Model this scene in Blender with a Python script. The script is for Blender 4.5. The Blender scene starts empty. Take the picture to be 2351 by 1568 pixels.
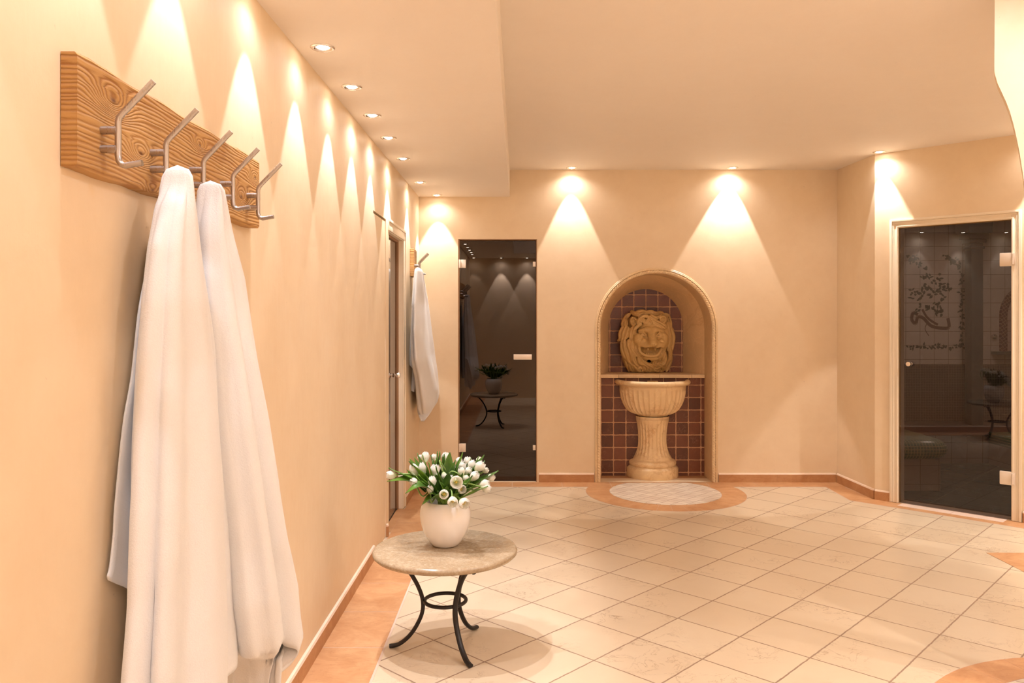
import bpy, bmesh, math, random
import numpy as np
from mathutils import Vector, Matrix, noise
from mathutils.geometry import tessellate_polygon
PI = math.pi
rnd = random.Random(7)
COL = bpy.context.scene.collection
EYE = 1.38; F = 1840.0; PX = 1190.0; PY = 728.0

def W(px, py, Y):                       # point seen at a pixel of the photograph, at depth Y
    return Vector(((px-PX)*Y/F, Y, EYE-(py-PY)*Y/F))

# ------------------------------------------------------------------ node helpers
class NT:
    def __init__(s, name):
        s.m = bpy.data.materials.new(name); s.m.use_nodes = True
        s.t = s.m.node_tree; s.t.nodes.clear()
        s.out = s.t.nodes.new('ShaderNodeOutputMaterial')
    def n(s, typ, **kw):
        nd = s.t.nodes.new('ShaderNode'+typ)
        for k, v in kw.items():
            if k.startswith('i_'):
                key = k[2:].replace('_', ' ')
                s.put(nd.inputs[key], v)
            else: setattr(nd, k, v)
        return nd
    def put(s, sock, v):
        if isinstance(v, bpy.types.NodeSocket): s.t.links.new(v, sock)
        elif isinstance(v, bpy.types.Node): s.t.links.new(v.outputs[0], sock)
        else:
            if isinstance(v, tuple) and len(v) == 3 and sock.type == 'RGBA': v = (*v, 1)
            sock.default_value = v
    def math(s, op, a, b=0.0, c=0.0, clamp=False):
        nd = s.t.nodes.new('ShaderNodeMath'); nd.operation = op; nd.use_clamp = clamp
        s.put(nd.inputs[0], a); s.put(nd.inputs[1], b); s.put(nd.inputs[2], c)
        return nd.outputs[0]
    def mix(s, f, a, b, typ='MIX'):
        nd = s.t.nodes.new('ShaderNodeMix'); nd.data_type = 'RGBA'; nd.blend_type = typ
        s.put(nd.inputs[0], f); s.put(nd.inputs[6], a); s.put(nd.inputs[7], b)
        return nd.outputs[2]
    def ramp(s, f, stops):
        nd = s.t.nodes.new('ShaderNodeValToRGB'); s.put(nd.inputs[0], f)
        e = nd.color_ramp.elements
        while len(e) < len(stops): e.new(0.5)
        for i, (p, c) in enumerate(stops):
            e[i].position = p
            e[i].color = (*c, 1) if isinstance(c, tuple) else (c, c, c, 1)
        return nd.outputs[0]
    def noise(s, vec, scale, detail=4, rough=0.55, dist=0.0):
        return s.n('TexNoise', i_Vector=vec, i_Scale=scale, i_Detail=detail, i_Roughness=rough, i_Distortion=dist)
    def pos(s): return s.n('NewGeometry').outputs['Position']
    def obj(s): return s.n('TexCoord').outputs['Object']
    def bump(s, h, strength=0.3, dist=0.01, normal=None):
        b = s.n('Bump', i_Height=h, i_Strength=strength, i_Distance=dist)
        if normal is not None: s.put(b.inputs['Normal'], normal)
        return b.outputs[0]
    def bsdf(s, color, rough=0.5, metal=0.0, normal=None, **kw):
        b = s.n('BsdfPrincipled'); s.put(b.inputs['Base Color'], color); s.put(b.inputs['Roughness'], rough)
        s.put(b.inputs['Metallic'], metal)
        if normal is not None: s.put(b.inputs['Normal'], normal)
        for k, v in kw.items(): s.put(b.inputs[k.replace('_', ' ')], v)
        s.t.links.new(b.outputs[0], s.out.inputs[0]); return s.m

def xyz(t, vec):
    s = t.n('SeparateXYZ', i_Vector=vec); return s.outputs[0], s.outputs[1], s.outputs[2]

def mat_plain(name, col, rough=0.5, metal=0.0, nscale=30, namt=0.06, bump=0.0, **kw):
    t = NT(name); p = t.obj(); nz = t.noise(p, nscale)
    c = t.mix(nz.outputs[0], tuple(x*(1-namt) for x in col), tuple(min(1, x*(1+namt)) for x in col))
    nrm = t.bump(nz.outputs[0], bump, 0.002) if bump else None
    return t.bsdf(c, rough, metal, nrm, **kw)

def mat_plaster(name, col, rough=0.55, amt=0.10):
    t = NT(name); p = t.pos()
    a = t.noise(p, 1.1, 5, 0.6, 0.6); b = t.noise(p, 9, 6, 0.65, 0.4)
    mp = t.n('Mapping', i_Vector=p, i_Scale=(60, 60, 9)); c = t.noise(mp, 1.0, 4, 0.7)
    f = t.math('ADD', t.math('MULTIPLY', a.outputs[0], 0.6), t.math('MULTIPLY', b.outputs[0], 0.4))
    f = t.ramp(f, [(0.3, 0.0), (0.7, 1.0)])
    colr = t.mix(f, tuple(x*(1-amt*k) for x, k in zip(col, (0.6, 1.0, 1.5))), tuple(min(1, x*(1+amt*0.35)) for x in col))
    sp = t.noise(p, 45, 2, 0.5); spm = t.ramp(sp.outputs[0], [(0.77, 0.0), (0.80, 0.35)])
    colr = t.mix(spm, colr, tuple(x*0.6 for x in col))
    r = t.ramp(c.outputs[0], [(0.35, rough-0.1), (0.7, rough+0.1)])
    h = t.math('ADD', t.math('MULTIPLY', b.outputs[0], 0.8), t.math('MULTIPLY', c.outputs[0], 0.2))
    return t.bsdf(colr, r, 0.0, t.bump(h, 0.22, 0.006), Specular_IOR_Level=0.35)

def mat_tiles(name, axes, pitch, angle, origin, grout, colA, colB, gcol, vein=None, rough=0.4, veinamt=0.6,
              wob=0.0015, roundc=0.0, bump=0.5, mottle=0.5, pitch2=None, veinscale=14, colvar=1.0, metal=0.0, joint_u=True, joint_v=True):
    """procedural tile grid in world axes; pitch, pitch2 in metres"""
    t = NT(name); p = t.pos(); s = xyz(t, p); u, v = s[axes[0]], s[axes[1]]
    u = t.math('SUBTRACT', u, origin[0]); v = t.math('SUBTRACT', v, origin[1])
    ca, sa = math.cos(angle), math.sin(angle)
    U = t.math('ADD', t.math('MULTIPLY', u, ca), t.math('MULTIPLY', v, sa))
    V = t.math('SUBTRACT', t.math('MULTIPLY', v, ca), t.math('MULTIPLY', u, sa))
    wn = t.noise(p, 32, 3, 0.6); ws = t.n('SeparateColor', i_Color=wn.outputs[1])
    U = t.math('ADD', U, t.math('MULTIPLY', t.math('SUBTRACT', ws.outputs[0], 0.5), wob*4))
    V = t.math('ADD', V, t.math('MULTIPLY', t.math('SUBTRACT', ws.outputs[1], 0.5), wob*4))
    p1, p2 = pitch, pitch2 or pitch
    def cell(x, pt):
        q = t.math('DIVIDE', x, pt); fl = t.math('FLOOR', q)
        fr = t.math('SUBTRACT', q, fl)
        d = t.math('MULTIPLY', t.math('SUBTRACT', 0.5, t.math('ABSOLUTE', t.math('SUBTRACT', fr, 0.5))), pt)
        return fl, d
    iu, du = cell(U, p1); iv, dv = cell(V, p2)
    if not joint_u: d = dv
    elif not joint_v: d = du
    elif roundc > 0:   # rounded corners: distance measured from inset corner circle
        a = t.math('MAXIMUM', t.math('SUBTRACT', roundc+grout/2, du), 0.0)
        b = t.math('MAXIMUM', t.math('SUBTRACT', roundc+grout/2, dv), 0.0)
        d = t.math('SUBTRACT', roundc+grout/2, t.math('SQRT', t.math('ADD', t.math('MULTIPLY', a, a), t.math('MULTIPLY', b, b))))
    else: d = t.math('MINIMUM', du, dv)
    mask = t.n('MapRange', i_Value=d, i_From_Min=grout*0.5-0.0007, i_From_Max=grout*0.5+0.0009).outputs[0]
    cv = t.n('CombineXYZ', i_X=iu, i_Y=iv, i_Z=0.37)
    wh = t.n('TexWhiteNoise', noise_dimensions='3D', i_Vector=cv)
    off = t.n('VectorMath', operation='MULTIPLY_ADD'); t.put(off.inputs[0], wh.outputs[1]); off.inputs[1].default_value = (9, 9, 9); t.put(off.inputs[2], p)
    q = off.outputs[0]
    m = t.noise(q, veinscale*0.45, 5, 0.6, 0.7)
    f = t.math('ADD', t.math('MULTIPLY', t.math('SUBTRACT', wh.outputs[0], 0.5), colvar*0.7), t.math('ADD', t.math('MULTIPLY', t.math('SUBTRACT', m.outputs[0], 0.5), mottle*2), 0.5), clamp=True)
    col = t.mix(f, colA, colB)
    hgt = mask
    if vein:
        v1 = t.noise(q, veinscale, 6, 0.62, 0.9)
        vm = t.math('ABSOLUTE', t.math('SUBTRACT', v1.outputs[0], 0.5))
        vm = t.ramp(vm, [(0.0, 1.0), (0.017, 0.0)])
        gate = t.noise(q, veinscale*0.32, 3, 0.5); gm = t.ramp(gate.outputs[0], [(0.50, 0.0), (0.66, 1.0)])
        vf = t.math('MULTIPLY', t.math('MULTIPLY', vm, gm), veinamt)
        pit = t.noise(q, veinscale*3.2, 3, 0.6, 0.4); pm = t.ramp(pit.outputs[0], [(0.70, 0.0), (0.76, 1.0)])
        vf = t.math('MAXIMUM', vf, t.math('MULTIPLY', t.math('MULTIPLY', pm, gm), veinamt*0.7))
        col = t.mix(vf, col, vein)
        hgt = t.math('SUBTRACT', mask, t.math('MULTIPLY', vf, 0.35))
    col = t.mix(mask, gcol, col)
    r = t.math('ADD', t.math('MULTIPLY', t.math('SUBTRACT', 1.0, mask), 0.4), t.math('ADD', rough, t.math('MULTIPLY', t.math('SUBTRACT', m.outputs[0], 0.5), 0.2)))
    return t.bsdf(col, r, metal, t.bump(hgt, bump, 0.003))

def mat_marble(name, col, vein, rough=0.3, scale=5, amt=0.6, dark=0.15, coord='pos'):
    t = NT(name); p = t.pos() if coord == 'pos' else t.obj()
    a = t.noise(p, scale, 6, 0.6, 1.2); b = t.noise(p, scale*0.5, 4, 0.5, 0.5)
    vm = t.ramp(t.math('ABSOLUTE', t.math('SUBTRACT', a.outputs[0], 0.5)), [(0.0, 1.0), (0.02, 0.25), (0.05, 0.0)])
    gm = t.ramp(b.outputs[0], [(0.45, 0.0), (0.62, 1.0)])
    c = t.mix(t.ramp(b.outputs[0], [(0.3, 0.0), (0.7, 1.0)]), tuple(x*(1-dark) for x in col), col)
    c = t.mix(t.math('MULTIPLY', t.math('MULTIPLY', vm, gm), amt), c, vein)
    w = t.noise(p, scale*1.7, 5, 0.6, 1.5)
    wm = t.ramp(t.math('ABSOLUTE', t.math('SUBTRACT', w.outputs[0], 0.47)), [(0.0, 0.3), (0.02, 0.0)])
    c = t.mix(wm, c, tuple(min(1, x*1.3) for x in col))
    return t.bsdf(c, rough, 0.0, t.bump(a.outputs[0], 0.08, 0.003))

def mat_metal(name, col=(0.62, 0.60, 0.58), rough=0.3):
    t = NT(name); p = t.obj(); mp = t.n('Mapping', i_Vector=p, i_Scale=(300, 300, 8)); nz = t.noise(mp, 1.0, 2)
    r = t.ramp(nz.outputs[0], [(0.3, rough-0.06), (0.7, rough+0.1)])
    return t.bsdf(col, r, 1.0)

def mat_glass(name, tint, r0=0.04, refl=(1, 1, 1)):
    t = NT(name)
    lw = t.n('LayerWeight', i_Blend=0.5)
    f5 = t.math('POWER', lw.outputs[1], 5.0)
    fr = t.math('ADD', t.math('MULTIPLY', f5, 1-r0), r0)
    tr = t.n('BsdfTransparent', i_Color=tint); gl = t.n('BsdfGlossy', i_Color=refl, i_Roughness=0.0)
    mx = t.n('MixShader'); t.put(mx.inputs[0], fr); t.t.links.new(tr.outputs[0], mx.inputs[1]); t.t.links.new(gl.outputs[0], mx.inputs[2])
    t.t.links.new(mx.outputs[0], t.out.inputs[0]); return t.m

def mat_wood(name):
    """coarse reclaimed softwood: rings bent round knots, grain runs along local Y"""
    t = NT(name); p = t.obj()
    s = xyz(t, p)
    big = t.noise(t.n('Mapping', i_Vector=p, i_Scale=(1, 1.7, 13)), 1.0, 3, 0.55)
    h = t.math('ADD', s[2], t.math('MULTIPLY', t.math('SUBTRACT', big.outputs[0], 0.5), 0.065))
    kn = None
    for (ky, kz, kr) in [(0.13, 0.155, 0.026), (0.245, 0.075, 0.020), (0.56, 0.16, 0.014), (0.86, 0.075, 0.026), (0.98, 0.15, 0.018), (0.30, 0.005, 0.014), (0.70, 0.03, 0.012)]:
        dy = t.math('MULTIPLY', t.math('SUBTRACT', s[1], ky), 0.45); dz = t.math('SUBTRACT', s[2], kz)
        r2 = t.math('ADD', t.math('MULTIPLY', dy, dy), t.math('MULTIPLY', dz, dz))
        g = t.math('EXPONENT', t.math('DIVIDE', r2, -kr*kr*1.3))
        h = t.math('ADD', h, t.math('MULTIPLY', g, kr*2.6))
        core = t.math('EXPONENT', t.math('DIVIDE', r2, -kr*kr*0.045))
        kn = core if kn is None else t.math('MAXIMUM', kn, core)
    fine = t.noise(t.n('Mapping', i_Vector=p, i_Scale=(30, 6, 160)), 1.0, 4, 0.6)
    ph = t.math('MULTIPLY', h, t.math('ADD', 210*PI, 0))
    ph = t.math('ADD', ph, t.math('MULTIPLY', fine.outputs[0], 3.4))
    ring = t.math('ADD', t.math('MULTIPLY', t.math('SINE', ph), 0.5), 0.5)
    ring = t.math('POWER', ring, 1.8)
    shade = t.noise(t.n('Mapping', i_Vector=p, i_Scale=(3, 2.5, 18)), 1.0, 3)
    c = t.mix(ring, (0.47, 0.245, 0.08), (0.31, 0.125, 0.032))
    c = t.mix(t.ramp(shade.outputs[0], [(0.35, 0.45), (0.65, 0.0)]), c, (0.56, 0.32, 0.115))
    crack = t.noise(t.n('Mapping', i_Vector=p, i_Scale=(3, 3.0, 60)), 1.0, 3, 0.5)
    cm = t.ramp(crack.outputs[0], [(0.735, 0.0), (0.75, 1.0)])
    c = t.mix(cm, c, (0.10, 0.035, 0.01)); c = t.mix(kn, c, (0.12, 0.04, 0.012))
    hh = t.math('SUBTRACT', t.math('MULTIPLY', ring, -0.8), t.math('MULTIPLY', cm, 1.0))
    hh = t.math('ADD', hh, t.math('MULTIPLY', fine.outputs[0], 0.3))
    return t.bsdf(c, 0.55, 0.0, t.bump(hh, 0.6, 0.004), Specular_IOR_Level=0.3)

def mat_towel(name):
    t = NT(name); p = t.obj(); nz = t.noise(p, 260, 3, 0.7); n2 = t.noise(p, 22, 3, 0.5)
    h = t.math('ADD', nz.outputs[0], t.math('MULTIPLY', n2.outputs[0], 0.6))
    return t.bsdf(t.mix(nz.outputs[0], (0.79, 0.775, 0.785), (0.85, 0.835, 0.84)), 0.95, 0.0, t.bump(h, 0.45, 0.003), Sheen_Weight=0.3, Specular_IOR_Level=0.1, Subsurface_Weight=0.0)

def mat_emit(name, col, strength):
    t = NT(name); e = t.n('Emission', i_Color=(*col, 1), i_Strength=strength)
    t.t.links.new(e.outputs[0], t.out.inputs[0]); return t.m

M = {}
WALLC = (0.83, 0.665, 0.47)
M['wall'] = mat_plaster('cream_plaster', WALLC)
M['ceil'] = mat_plaster('ceiling_paint', (0.87, 0.78, 0.69), 0.7, 0.03)
GA = math.radians(46.6)
M['floor'] = mat_tiles('limestone_floor', (0, 1), 0.3105, GA, (1.834, 3.484), 0.0066, (0.57, 0.43, 0.285), (0.68, 0.545, 0.385), (0.30, 0.19, 0.12),
                       vein=(0.28, 0.155, 0.07), rough=0.33, veinamt=0.8, wob=0.0016, bump=0.35, veinscale=9, mottle=0.45, colvar=0.55)
M['disc'] = mat_tiles('small_stone_tiles', (0, 1), 0.062, GA+0.02, (1.15, 6.3), 0.0035, (0.62, 0.48, 0.36), (0.78, 0.66, 0.52), (0.36, 0.23, 0.15),
                      vein=(0.42, 0.25, 0.13), rough=0.45, veinamt=0.4, wob=0.0022, pitch2=0.085, veinscale=10)
def orange(name, dark=1.0, rough=0.42):
    t = NT(name); p = t.pos()
    a = t.noise(p, 6, 6, 0.65, 1.0); mp = t.n('Mapping', i_Vector=p, i_Scale=(3, 16, 16), i_Rotation=(0, 0, 0.5)); b = t.noise(mp, 2.0, 6, 0.6, 0.8)
    c = t.mix(t.ramp(a.outputs[0], [(0.3, 0.0), (0.7, 1.0)]), (0.47*dark, 0.215*dark, 0.085*dark), (0.63*dark, 0.345*dark, 0.165*dark))
    vm = t.ramp(t.math('ABSOLUTE', t.math('SUBTRACT', b.outputs[0], 0.5)), [(0.0, 0.5), (0.02, 0.0)])
    c = t.mix(vm, c, (0.42*dark, 0.18*dark, 0.07*dark))
    pit = t.noise(p, 38, 3, 0.6); pm = t.ramp(pit.outputs[0], [(0.72, 0.0), (0.76, 0.6)])
    c = t.mix(pm, c, (0.30, 0.12, 0.05))
    return t.bsdf(c, rough, 0.0, t.bump(a.outputs[0], 0.1, 0.003))
M['orange'] = orange('orange_marble'); M['orange_bb'] = orange('terracotta_marble', 0.90)
M['bbtop'] = mat_plain('pale_marble_edge', (0.82, 0.62, 0.47), 0.4)
M['pink'] = mat_marble('pink_marble_threshold', (0.85, 0.62, 0.48), (0.75, 0.42, 0.28), 0.35, 7)
M['grout'] = mat_plain('grey_grout', (0.62, 0.45, 0.34), 0.9)
M['niche'] = mat_marble('veined_marble', (0.80, 0.54, 0.30), (0.45, 0.22, 0.09), 0.35, 3.2, 0.55, 0.2)
M['carved'] = mat_marble('carved_cream_marble', (0.86, 0.62, 0.35), (0.52, 0.26, 0.09), 0.4, 3.6, 0.6)
M['rope'] = mat_marble('rope_marble', (0.84, 0.61, 0.36), (0.60, 0.34, 0.15), 0.45, 6, 0.4)
M['brown'] = mat_tiles('tumbled_brown_tiles', (0, 2), 0.1085, 0.0, (1.153, 0.03), 0.0075, (0.075, 0.022, 0.012), (0.22, 0.070, 0.032), (0.60, 0.34, 0.19),
                       vein=(0.50, 0.28, 0.17), rough=0.42, veinamt=0.55, wob=0.0018, roundc=0.010, bump=0.8, veinscale=22, colvar=1.1)
M['brown_up'] = mat_tiles('tumbled_brown_tiles_upper', (0, 2), 0.1085, 0.0, (1.045, 0.93), 0.0075, (0.075, 0.022, 0.012), (0.22, 0.070, 0.032), (0.60, 0.34, 0.19),
                       vein=(0.50, 0.28, 0.17), rough=0.42, veinamt=0.55, wob=0.0018, roundc=0.010, bump=0.8, veinscale=22, colvar=1.1)
M['lion'] = mat_marble('ochre_stone', (0.66, 0.42, 0.165), (0.42, 0.22, 0.07), 0.5, 5, 0.5, 0.15)
M['dark'] = mat_plain('spout_shade_black', (0.01, 0.008, 0.006), 0.6)
M['steel'] = mat_metal('brushed_steel', (0.50, 0.46, 0.44), 0.30)
M['chrome'] = mat_metal('polished_chrome', (0.85, 0.82, 0.80), 0.10)
M['hinge'] = mat_plain('satin_hinge_metal', (0.80, 0.70, 0.60), 0.35, 0.35)
M['black'] = mat_plain('black_iron', (0.018, 0.014, 0.013), 0.42, 0.3, 60, 0.3, 0.15)
def mat_table():
    t = NT('beige_table_stone'); p = t.obj(); a = t.noise(p, 7, 5, 0.6, 0.8); b = t.noise(p, 90, 4, 0.7); v = t.noise(p, 5, 6, 0.65, 1.4)
    c = t.mix(t.ramp(a.outputs[0], [(0.3, 0.0), (0.7, 1.0)]), (0.37, 0.262, 0.155), (0.465, 0.36, 0.235))
    c = t.mix(t.ramp(b.outputs[0], [(0.35, 0.55), (0.55, 0.0)]), c, (0.28, 0.18, 0.10))
    c = t.mix(t.ramp(b.outputs[0], [(0.58, 0.0), (0.7, 0.6)]), c, (0.56, 0.47, 0.35))
    c = t.mix(t.ramp(t.math('ABSOLUTE', t.math('SUBTRACT', v.outputs[0], 0.5)), [(0.0, 0.5), (0.008, 0.0)]), c, (0.42, 0.26, 0.13))
    return t.bsdf(c, 0.2, 0.0, t.bump(b.outputs[0], 0.05, 0.002))
M['table'] = mat_table()
M['vase'] = mat_plain('white_glazed_ceramic', (0.87, 0.82, 0.78), 0.08, 0, 8, 0.02, Coat_Weight=1.0, Coat_Roughness=0.02)
M['wood'] = mat_wood('reclaimed_wood')
M['towel'] = mat_towel('white_terry')
M['white'] = mat_plain('cream_painted_wood', (0.86, 0.74, 0.58), 0.35, 0, 20, 0.03)
M['seal'] = mat_plain('yellow_door_seal', (0.70, 0.46, 0.16), 0.5)
M['jamb'] = mat_plain('brown_door_rebate', (0.33, 0.17, 0.08), 0.5)
M['glass_dark'] = mat_glass('dark_tinted_glass', (0.10, 0.06, 0.06), 0.06, (1.0, 0.86, 0.78))
M['glass_grey'] = mat_glass('grey_tinted_glass', (0.60, 0.56, 0.55), 0.035)
M['glass_bronze'] = mat_glass('bronze_tinted_glass', (0.62, 0.52, 0.46), 0.05)
M['sauna'] = mat_tiles('dark_sauna_boards', (0, 2), 0.09, 0.0, (0, 0), 0.004, (0.06, 0.028, 0.018), (0.11, 0.05, 0.03), (0.01, 0.006, 0.005), rough=0.6, joint_v=False)
M['stile'] = mat_tiles('cream_wall_tiles', (0, 2), 0.150, 0.0, (4.26, 0.93), 0.0040, (0.66, 0.54, 0.46), (0.72, 0.60, 0.52), (0.20, 0.13, 0.10), rough=0.25, wob=0.0003, mottle=0.2, colvar=0.3)
M['mosaic'] = mat_tiles('brown_mosaic', (0, 2), 0.027, 0.0, (0, 0), 0.004, (0.11, 0.07, 0.055), (0.15, 0.10, 0.08), (0.26, 0.19, 0.15), rough=0.35, wob=0.0003, colvar=0.6)
M['gmosaic'] = mat_tiles('green_mosaic_front', (0, 2), 0.024, 0.0, (0, 0.01), 0.004, (0.05, 0.13, 0.055), (0.12, 0.23, 0.10), (0.62, 0.52, 0.30), rough=0.3, wob=0.0004, colvar=1.0)
M['gmosaic_t'] = mat_tiles('green_mosaic_top', (0, 1), 0.024, 0.0, (0, 0), 0.004, (0.05, 0.13, 0.055), (0.12, 0.23, 0.10), (0.62, 0.52, 0.30), rough=0.3, wob=0.0004, colvar=1.0)
M['sfloor'] = mat_tiles('slate_floor_tiles', (0, 1), 0.20, GA, (0.05, 0.0), 0.005, (0.045, 0.065, 0.060), (0.085, 0.105, 0.095), (0.36, 0.27, 0.19), rough=0.25, wob=0.0004, mottle=0.8, colvar=0.5, pitch2=0.95)
M['leafpaint'] = mat_plain('painted_leaf_glaze', (0.10, 0.105, 0.085), 0.35)
M['scroll'] = mat_plain('painted_scroll_glaze', (0.17, 0.09, 0.07), 0.35)
M['column'] = mat_marble('dark_green_column_stone', (0.10, 0.10, 0.10), (0.2, 0.18, 0.16), 0.3, 6)
M['redtile'] = mat_tiles('red_border_tiles', (0, 2), 0.03, 0.6, (0, 0), 0.005, (0.13, 0.03, 0.03), (0.18, 0.05, 0.05), (0.45, 0.30, 0.25), rough=0.3)
M['pinktile'] = mat_tiles('pink_wall_tiles', (0, 2), 0.115, 0.0, (5.13, 1.0), 0.004, (0.72, 0.50, 0.42), (0.78, 0.56, 0.47), (0.4, 0.25, 0.2), rough=0.3)
M['petal'] = None
def translucent(t, col, k):
    pb = [n for n in t.t.nodes if n.type == 'BSDF_PRINCIPLED'][0]
    tr = t.n('BsdfTranslucent', i_Color=col); mx = t.n('MixShader'); mx.inputs[0].default_value = k
    t.t.links.new(pb.outputs[0], mx.inputs[1]); t.t.links.new(tr.outputs[0], mx.inputs[2]); t.t.links.new(mx.outputs[0], t.out.inputs[0]); return t.m
def mat_petal():
    t = NT('white_tulip_petal'); p = t.obj(); s = xyz(t, p)
    f = t.ramp(t.math('MULTIPLY', s[2], 20), [(0.0, (0.66, 0.72, 0.36)), (0.32, (0.90, 0.87, 0.76)), (1.0, (0.93, 0.90, 0.86))])
    nz = t.noise(t.n('Mapping', i_Vector=p, i_Scale=(180, 180, 20)), 1.0, 3)
    m = t.bsdf(f, 0.5, 0.0, t.bump(nz.outputs[0], 0.15, 0.001), Specular_IOR_Level=0.3)
    return translucent(t, f, 0.45)
def mat_leaf():
    t = NT('tulip_leaf_green'); p = t.obj(); nz = t.noise(p, 9, 3, 0.5)
    st = t.noise(t.n('Mapping', i_Vector=p, i_Scale=(260, 260, 10)), 1.0, 2)
    c = t.mix(t.ramp(nz.outputs[0], [(0.3, 0.0), (0.7, 1.0)]), (0.040, 0.110, 0.016), (0.19, 0.34, 0.030))
    t.bsdf(c, 0.38, 0.0, t.bump(st.outputs[0], 0.25, 0.001)); return translucent(t, c, 0.3)
M['petal'] = mat_petal(); M['leaf'] = mat_leaf()
M['stem'] = mat_plain('tulip_stem_green', (0.22, 0.34, 0.08), 0.5)
M['pistil'] = mat_plain('yellow_tulip_heart', (0.85, 0.62, 0.12), 0.5)
M['lens'] = mat_emit('lit_lamp_lens', (1.0, 0.88, 0.74), 30.0)
M['vent'] = mat_plain('dark_vent', (0.10, 0.07, 0.05), 0.6)

# ------------------------------------------------------------------ mesh helpers
def link(name, mesh, m, parent=None, smooth=False):
    o = bpy.data.objects.new(name, mesh); COL.objects.link(o)
    if m is not None:
        for mm in (m if isinstance(m, list) else [m]): mesh.materials.append(mm)
    if parent: o.parent = parent
    if smooth:
        mesh.polygons.foreach_set('use_smooth', [True]*len(mesh.polygons))
    return o
def obj(name, bm, m, parent=None, smooth=False, ang=None):
    me = bpy.data.meshes.new(name); bmesh.ops.recalc_face_normals(bm, faces=bm.faces[:]); bm.to_mesh(me); bm.free()
    if ang is not None:
        smooth = True
        me.polygons.foreach_set('use_smooth', [True]*len(me.polygons))
        me.set_sharp_from_angle(angle=math.radians(ang))
    return link(name, me, m, parent, smooth)
def raw(name, vs, fs, m, parent=None, smooth=True):
    me = bpy.data.meshes.new(name); me.from_pydata([tuple(v) for v in vs], [], fs); me.update()
    return link(name, me, m, parent, smooth)
def thing(name, label, cat, loc=(0, 0, 0), rotz=0, group=None):
    o = bpy.data.objects.new(name, None); COL.objects.link(o); o.empty_display_size = 0.05
    o.location = loc; o.rotation_euler = (0, 0, rotz); o['label'] = label; o['category'] = cat
    if group: o['group'] = group
    return o
def tag(o, label, cat, group=None):
    o['label'] = label; o['category'] = cat
    if group: o['group'] = group
    return o
def struct(o, label=None, cat=None):
    o['kind'] = 'structure'
    if label: o['label'] = label
    if cat: o['category'] = cat
    return o
def box(bm, lo, hi, mtx=None, bevel=0.0):
    r = bmesh.ops.create_cube(bm, size=1.0); vs = r['verts']
    for v in vs:
        v.co = Vector([lo[i]+(v.co[i]+0.5)*(hi[i]-lo[i]) for i in range(3)])
    if bevel > 0:
        es = list({e for v in vs for e in v.link_edges})
        rb = bmesh.ops.bevel(bm, geom=es, offset=bevel, segments=2, affect='EDGES', profile=0.6)
        vs = list({v for f in rb['faces'] for v in f.verts} | {v for v in vs if v.is_valid})
    if mtx is not None:
        for v in vs: v.co = mtx @ v.co
    return vs
def slab(bm, outline, holes, frame, thick):
    """polygon (a,b) with holes in frame(a,b,d)->Vector, extruded from d=0 to d=thick"""
    loops = [outline]+list(holes)
    flat = [p for l in loops for p in l]
    tris = tessellate_polygon([[Vector((p[0], p[1], 0)) for p in l] for l in loops])
    f0 = [bm.verts.new(frame(a, b, 0)) for a, b in flat]; f1 = [bm.verts.new(frame(a, b, thick)) for a, b in flat]
    for t in tris:
        try:
            bm.faces.new([f0[i] for i in t]); bm.faces.new([f1[i] for i in reversed(t)])
        except ValueError: pass
    k = 0
    for l in loops:
        n = len(l)
        for i in range(n):
            a, b = k+i, k+(i+1) % n
            bm.faces.new([f0[a], f0[b], f1[b], f1[a]])
        k += n
def rect(a0, b0, a1, b1): return [(a0, b0), (a1, b0), (a1, b1), (a0, b1)]
def arch_path(cx, hw, zs, z0, n=40):
    return [(cx-hw, z0)]+[(cx-hw*math.cos(PI*i/n), zs+hw*math.sin(PI*i/n)) for i in range(n+1)]+[(cx+hw, z0)]
def tube_mesh(pts, rad, seg=12, caps=True, flat=None):
    """tube along points; rad scalar or list; flat=(side_scale, up vector) squashes the profile"""
    pts = [Vector(p) for p in pts]; n = len(pts)
    R = rad if isinstance(rad, (list, tuple)) else [rad]*n
    vs, fs = [], []; up = None
    for i, p in enumerate(pts):
        t = (pts[min(i+1, n-1)]-pts[max(i-1, 0)]).normalized()
        if up is None:
            up = Vector((0, 0, 1)) if abs(t.z) < 0.9 else Vector((1, 0, 0))
            if flat: up = Vector(flat[1])
        s = t.cross(up).normalized(); up = s.cross(t).normalized()
        for k in range(seg):
            a = 2*PI*k/seg
            sc = flat[0] if flat else 1.0
            vs.append(p+(s*math.cos(a)*sc+up*math.sin(a))*R[i])
    for i in range(n-1):
        for k in range(seg):
            fs.append((i*seg+k, i*seg+(k+1) % seg, (i+1)*seg+(k+1) % seg, (i+1)*seg+k))
    if caps:
        fs.append(tuple(range(seg))[::-1]); fs.append(tuple((n-1)*seg+k for k in range(seg)))
    return vs, fs
def tube(name, pts, rad, m, parent=None, seg=12, flat=None, ang=50):
    vs, fs = tube_mesh(pts, rad, seg, True, flat)
    o = raw(name, vs, fs, m, parent, True); o.data.set_sharp_from_angle(angle=math.radians(ang)); return o
def smooth_path(pts, sub=6):
    pts = [Vector(p) for p in pts]; out = []
    n = len(pts)
    for i in range(n-1):
        p0, p1, p2, p3 = pts[max(i-1, 0)], pts[i], pts[i+1], pts[min(i+2, n-1)]
        for k in range(sub):
            t = k/sub
            out.append(0.5*((2*p1)+(p2-p0)*t+(2*p0-5*p1+4*p2-p3)*t*t+(3*p1-p0-3*p2+p3)*t**3))
    out.append(pts[-1]); return out
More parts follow.
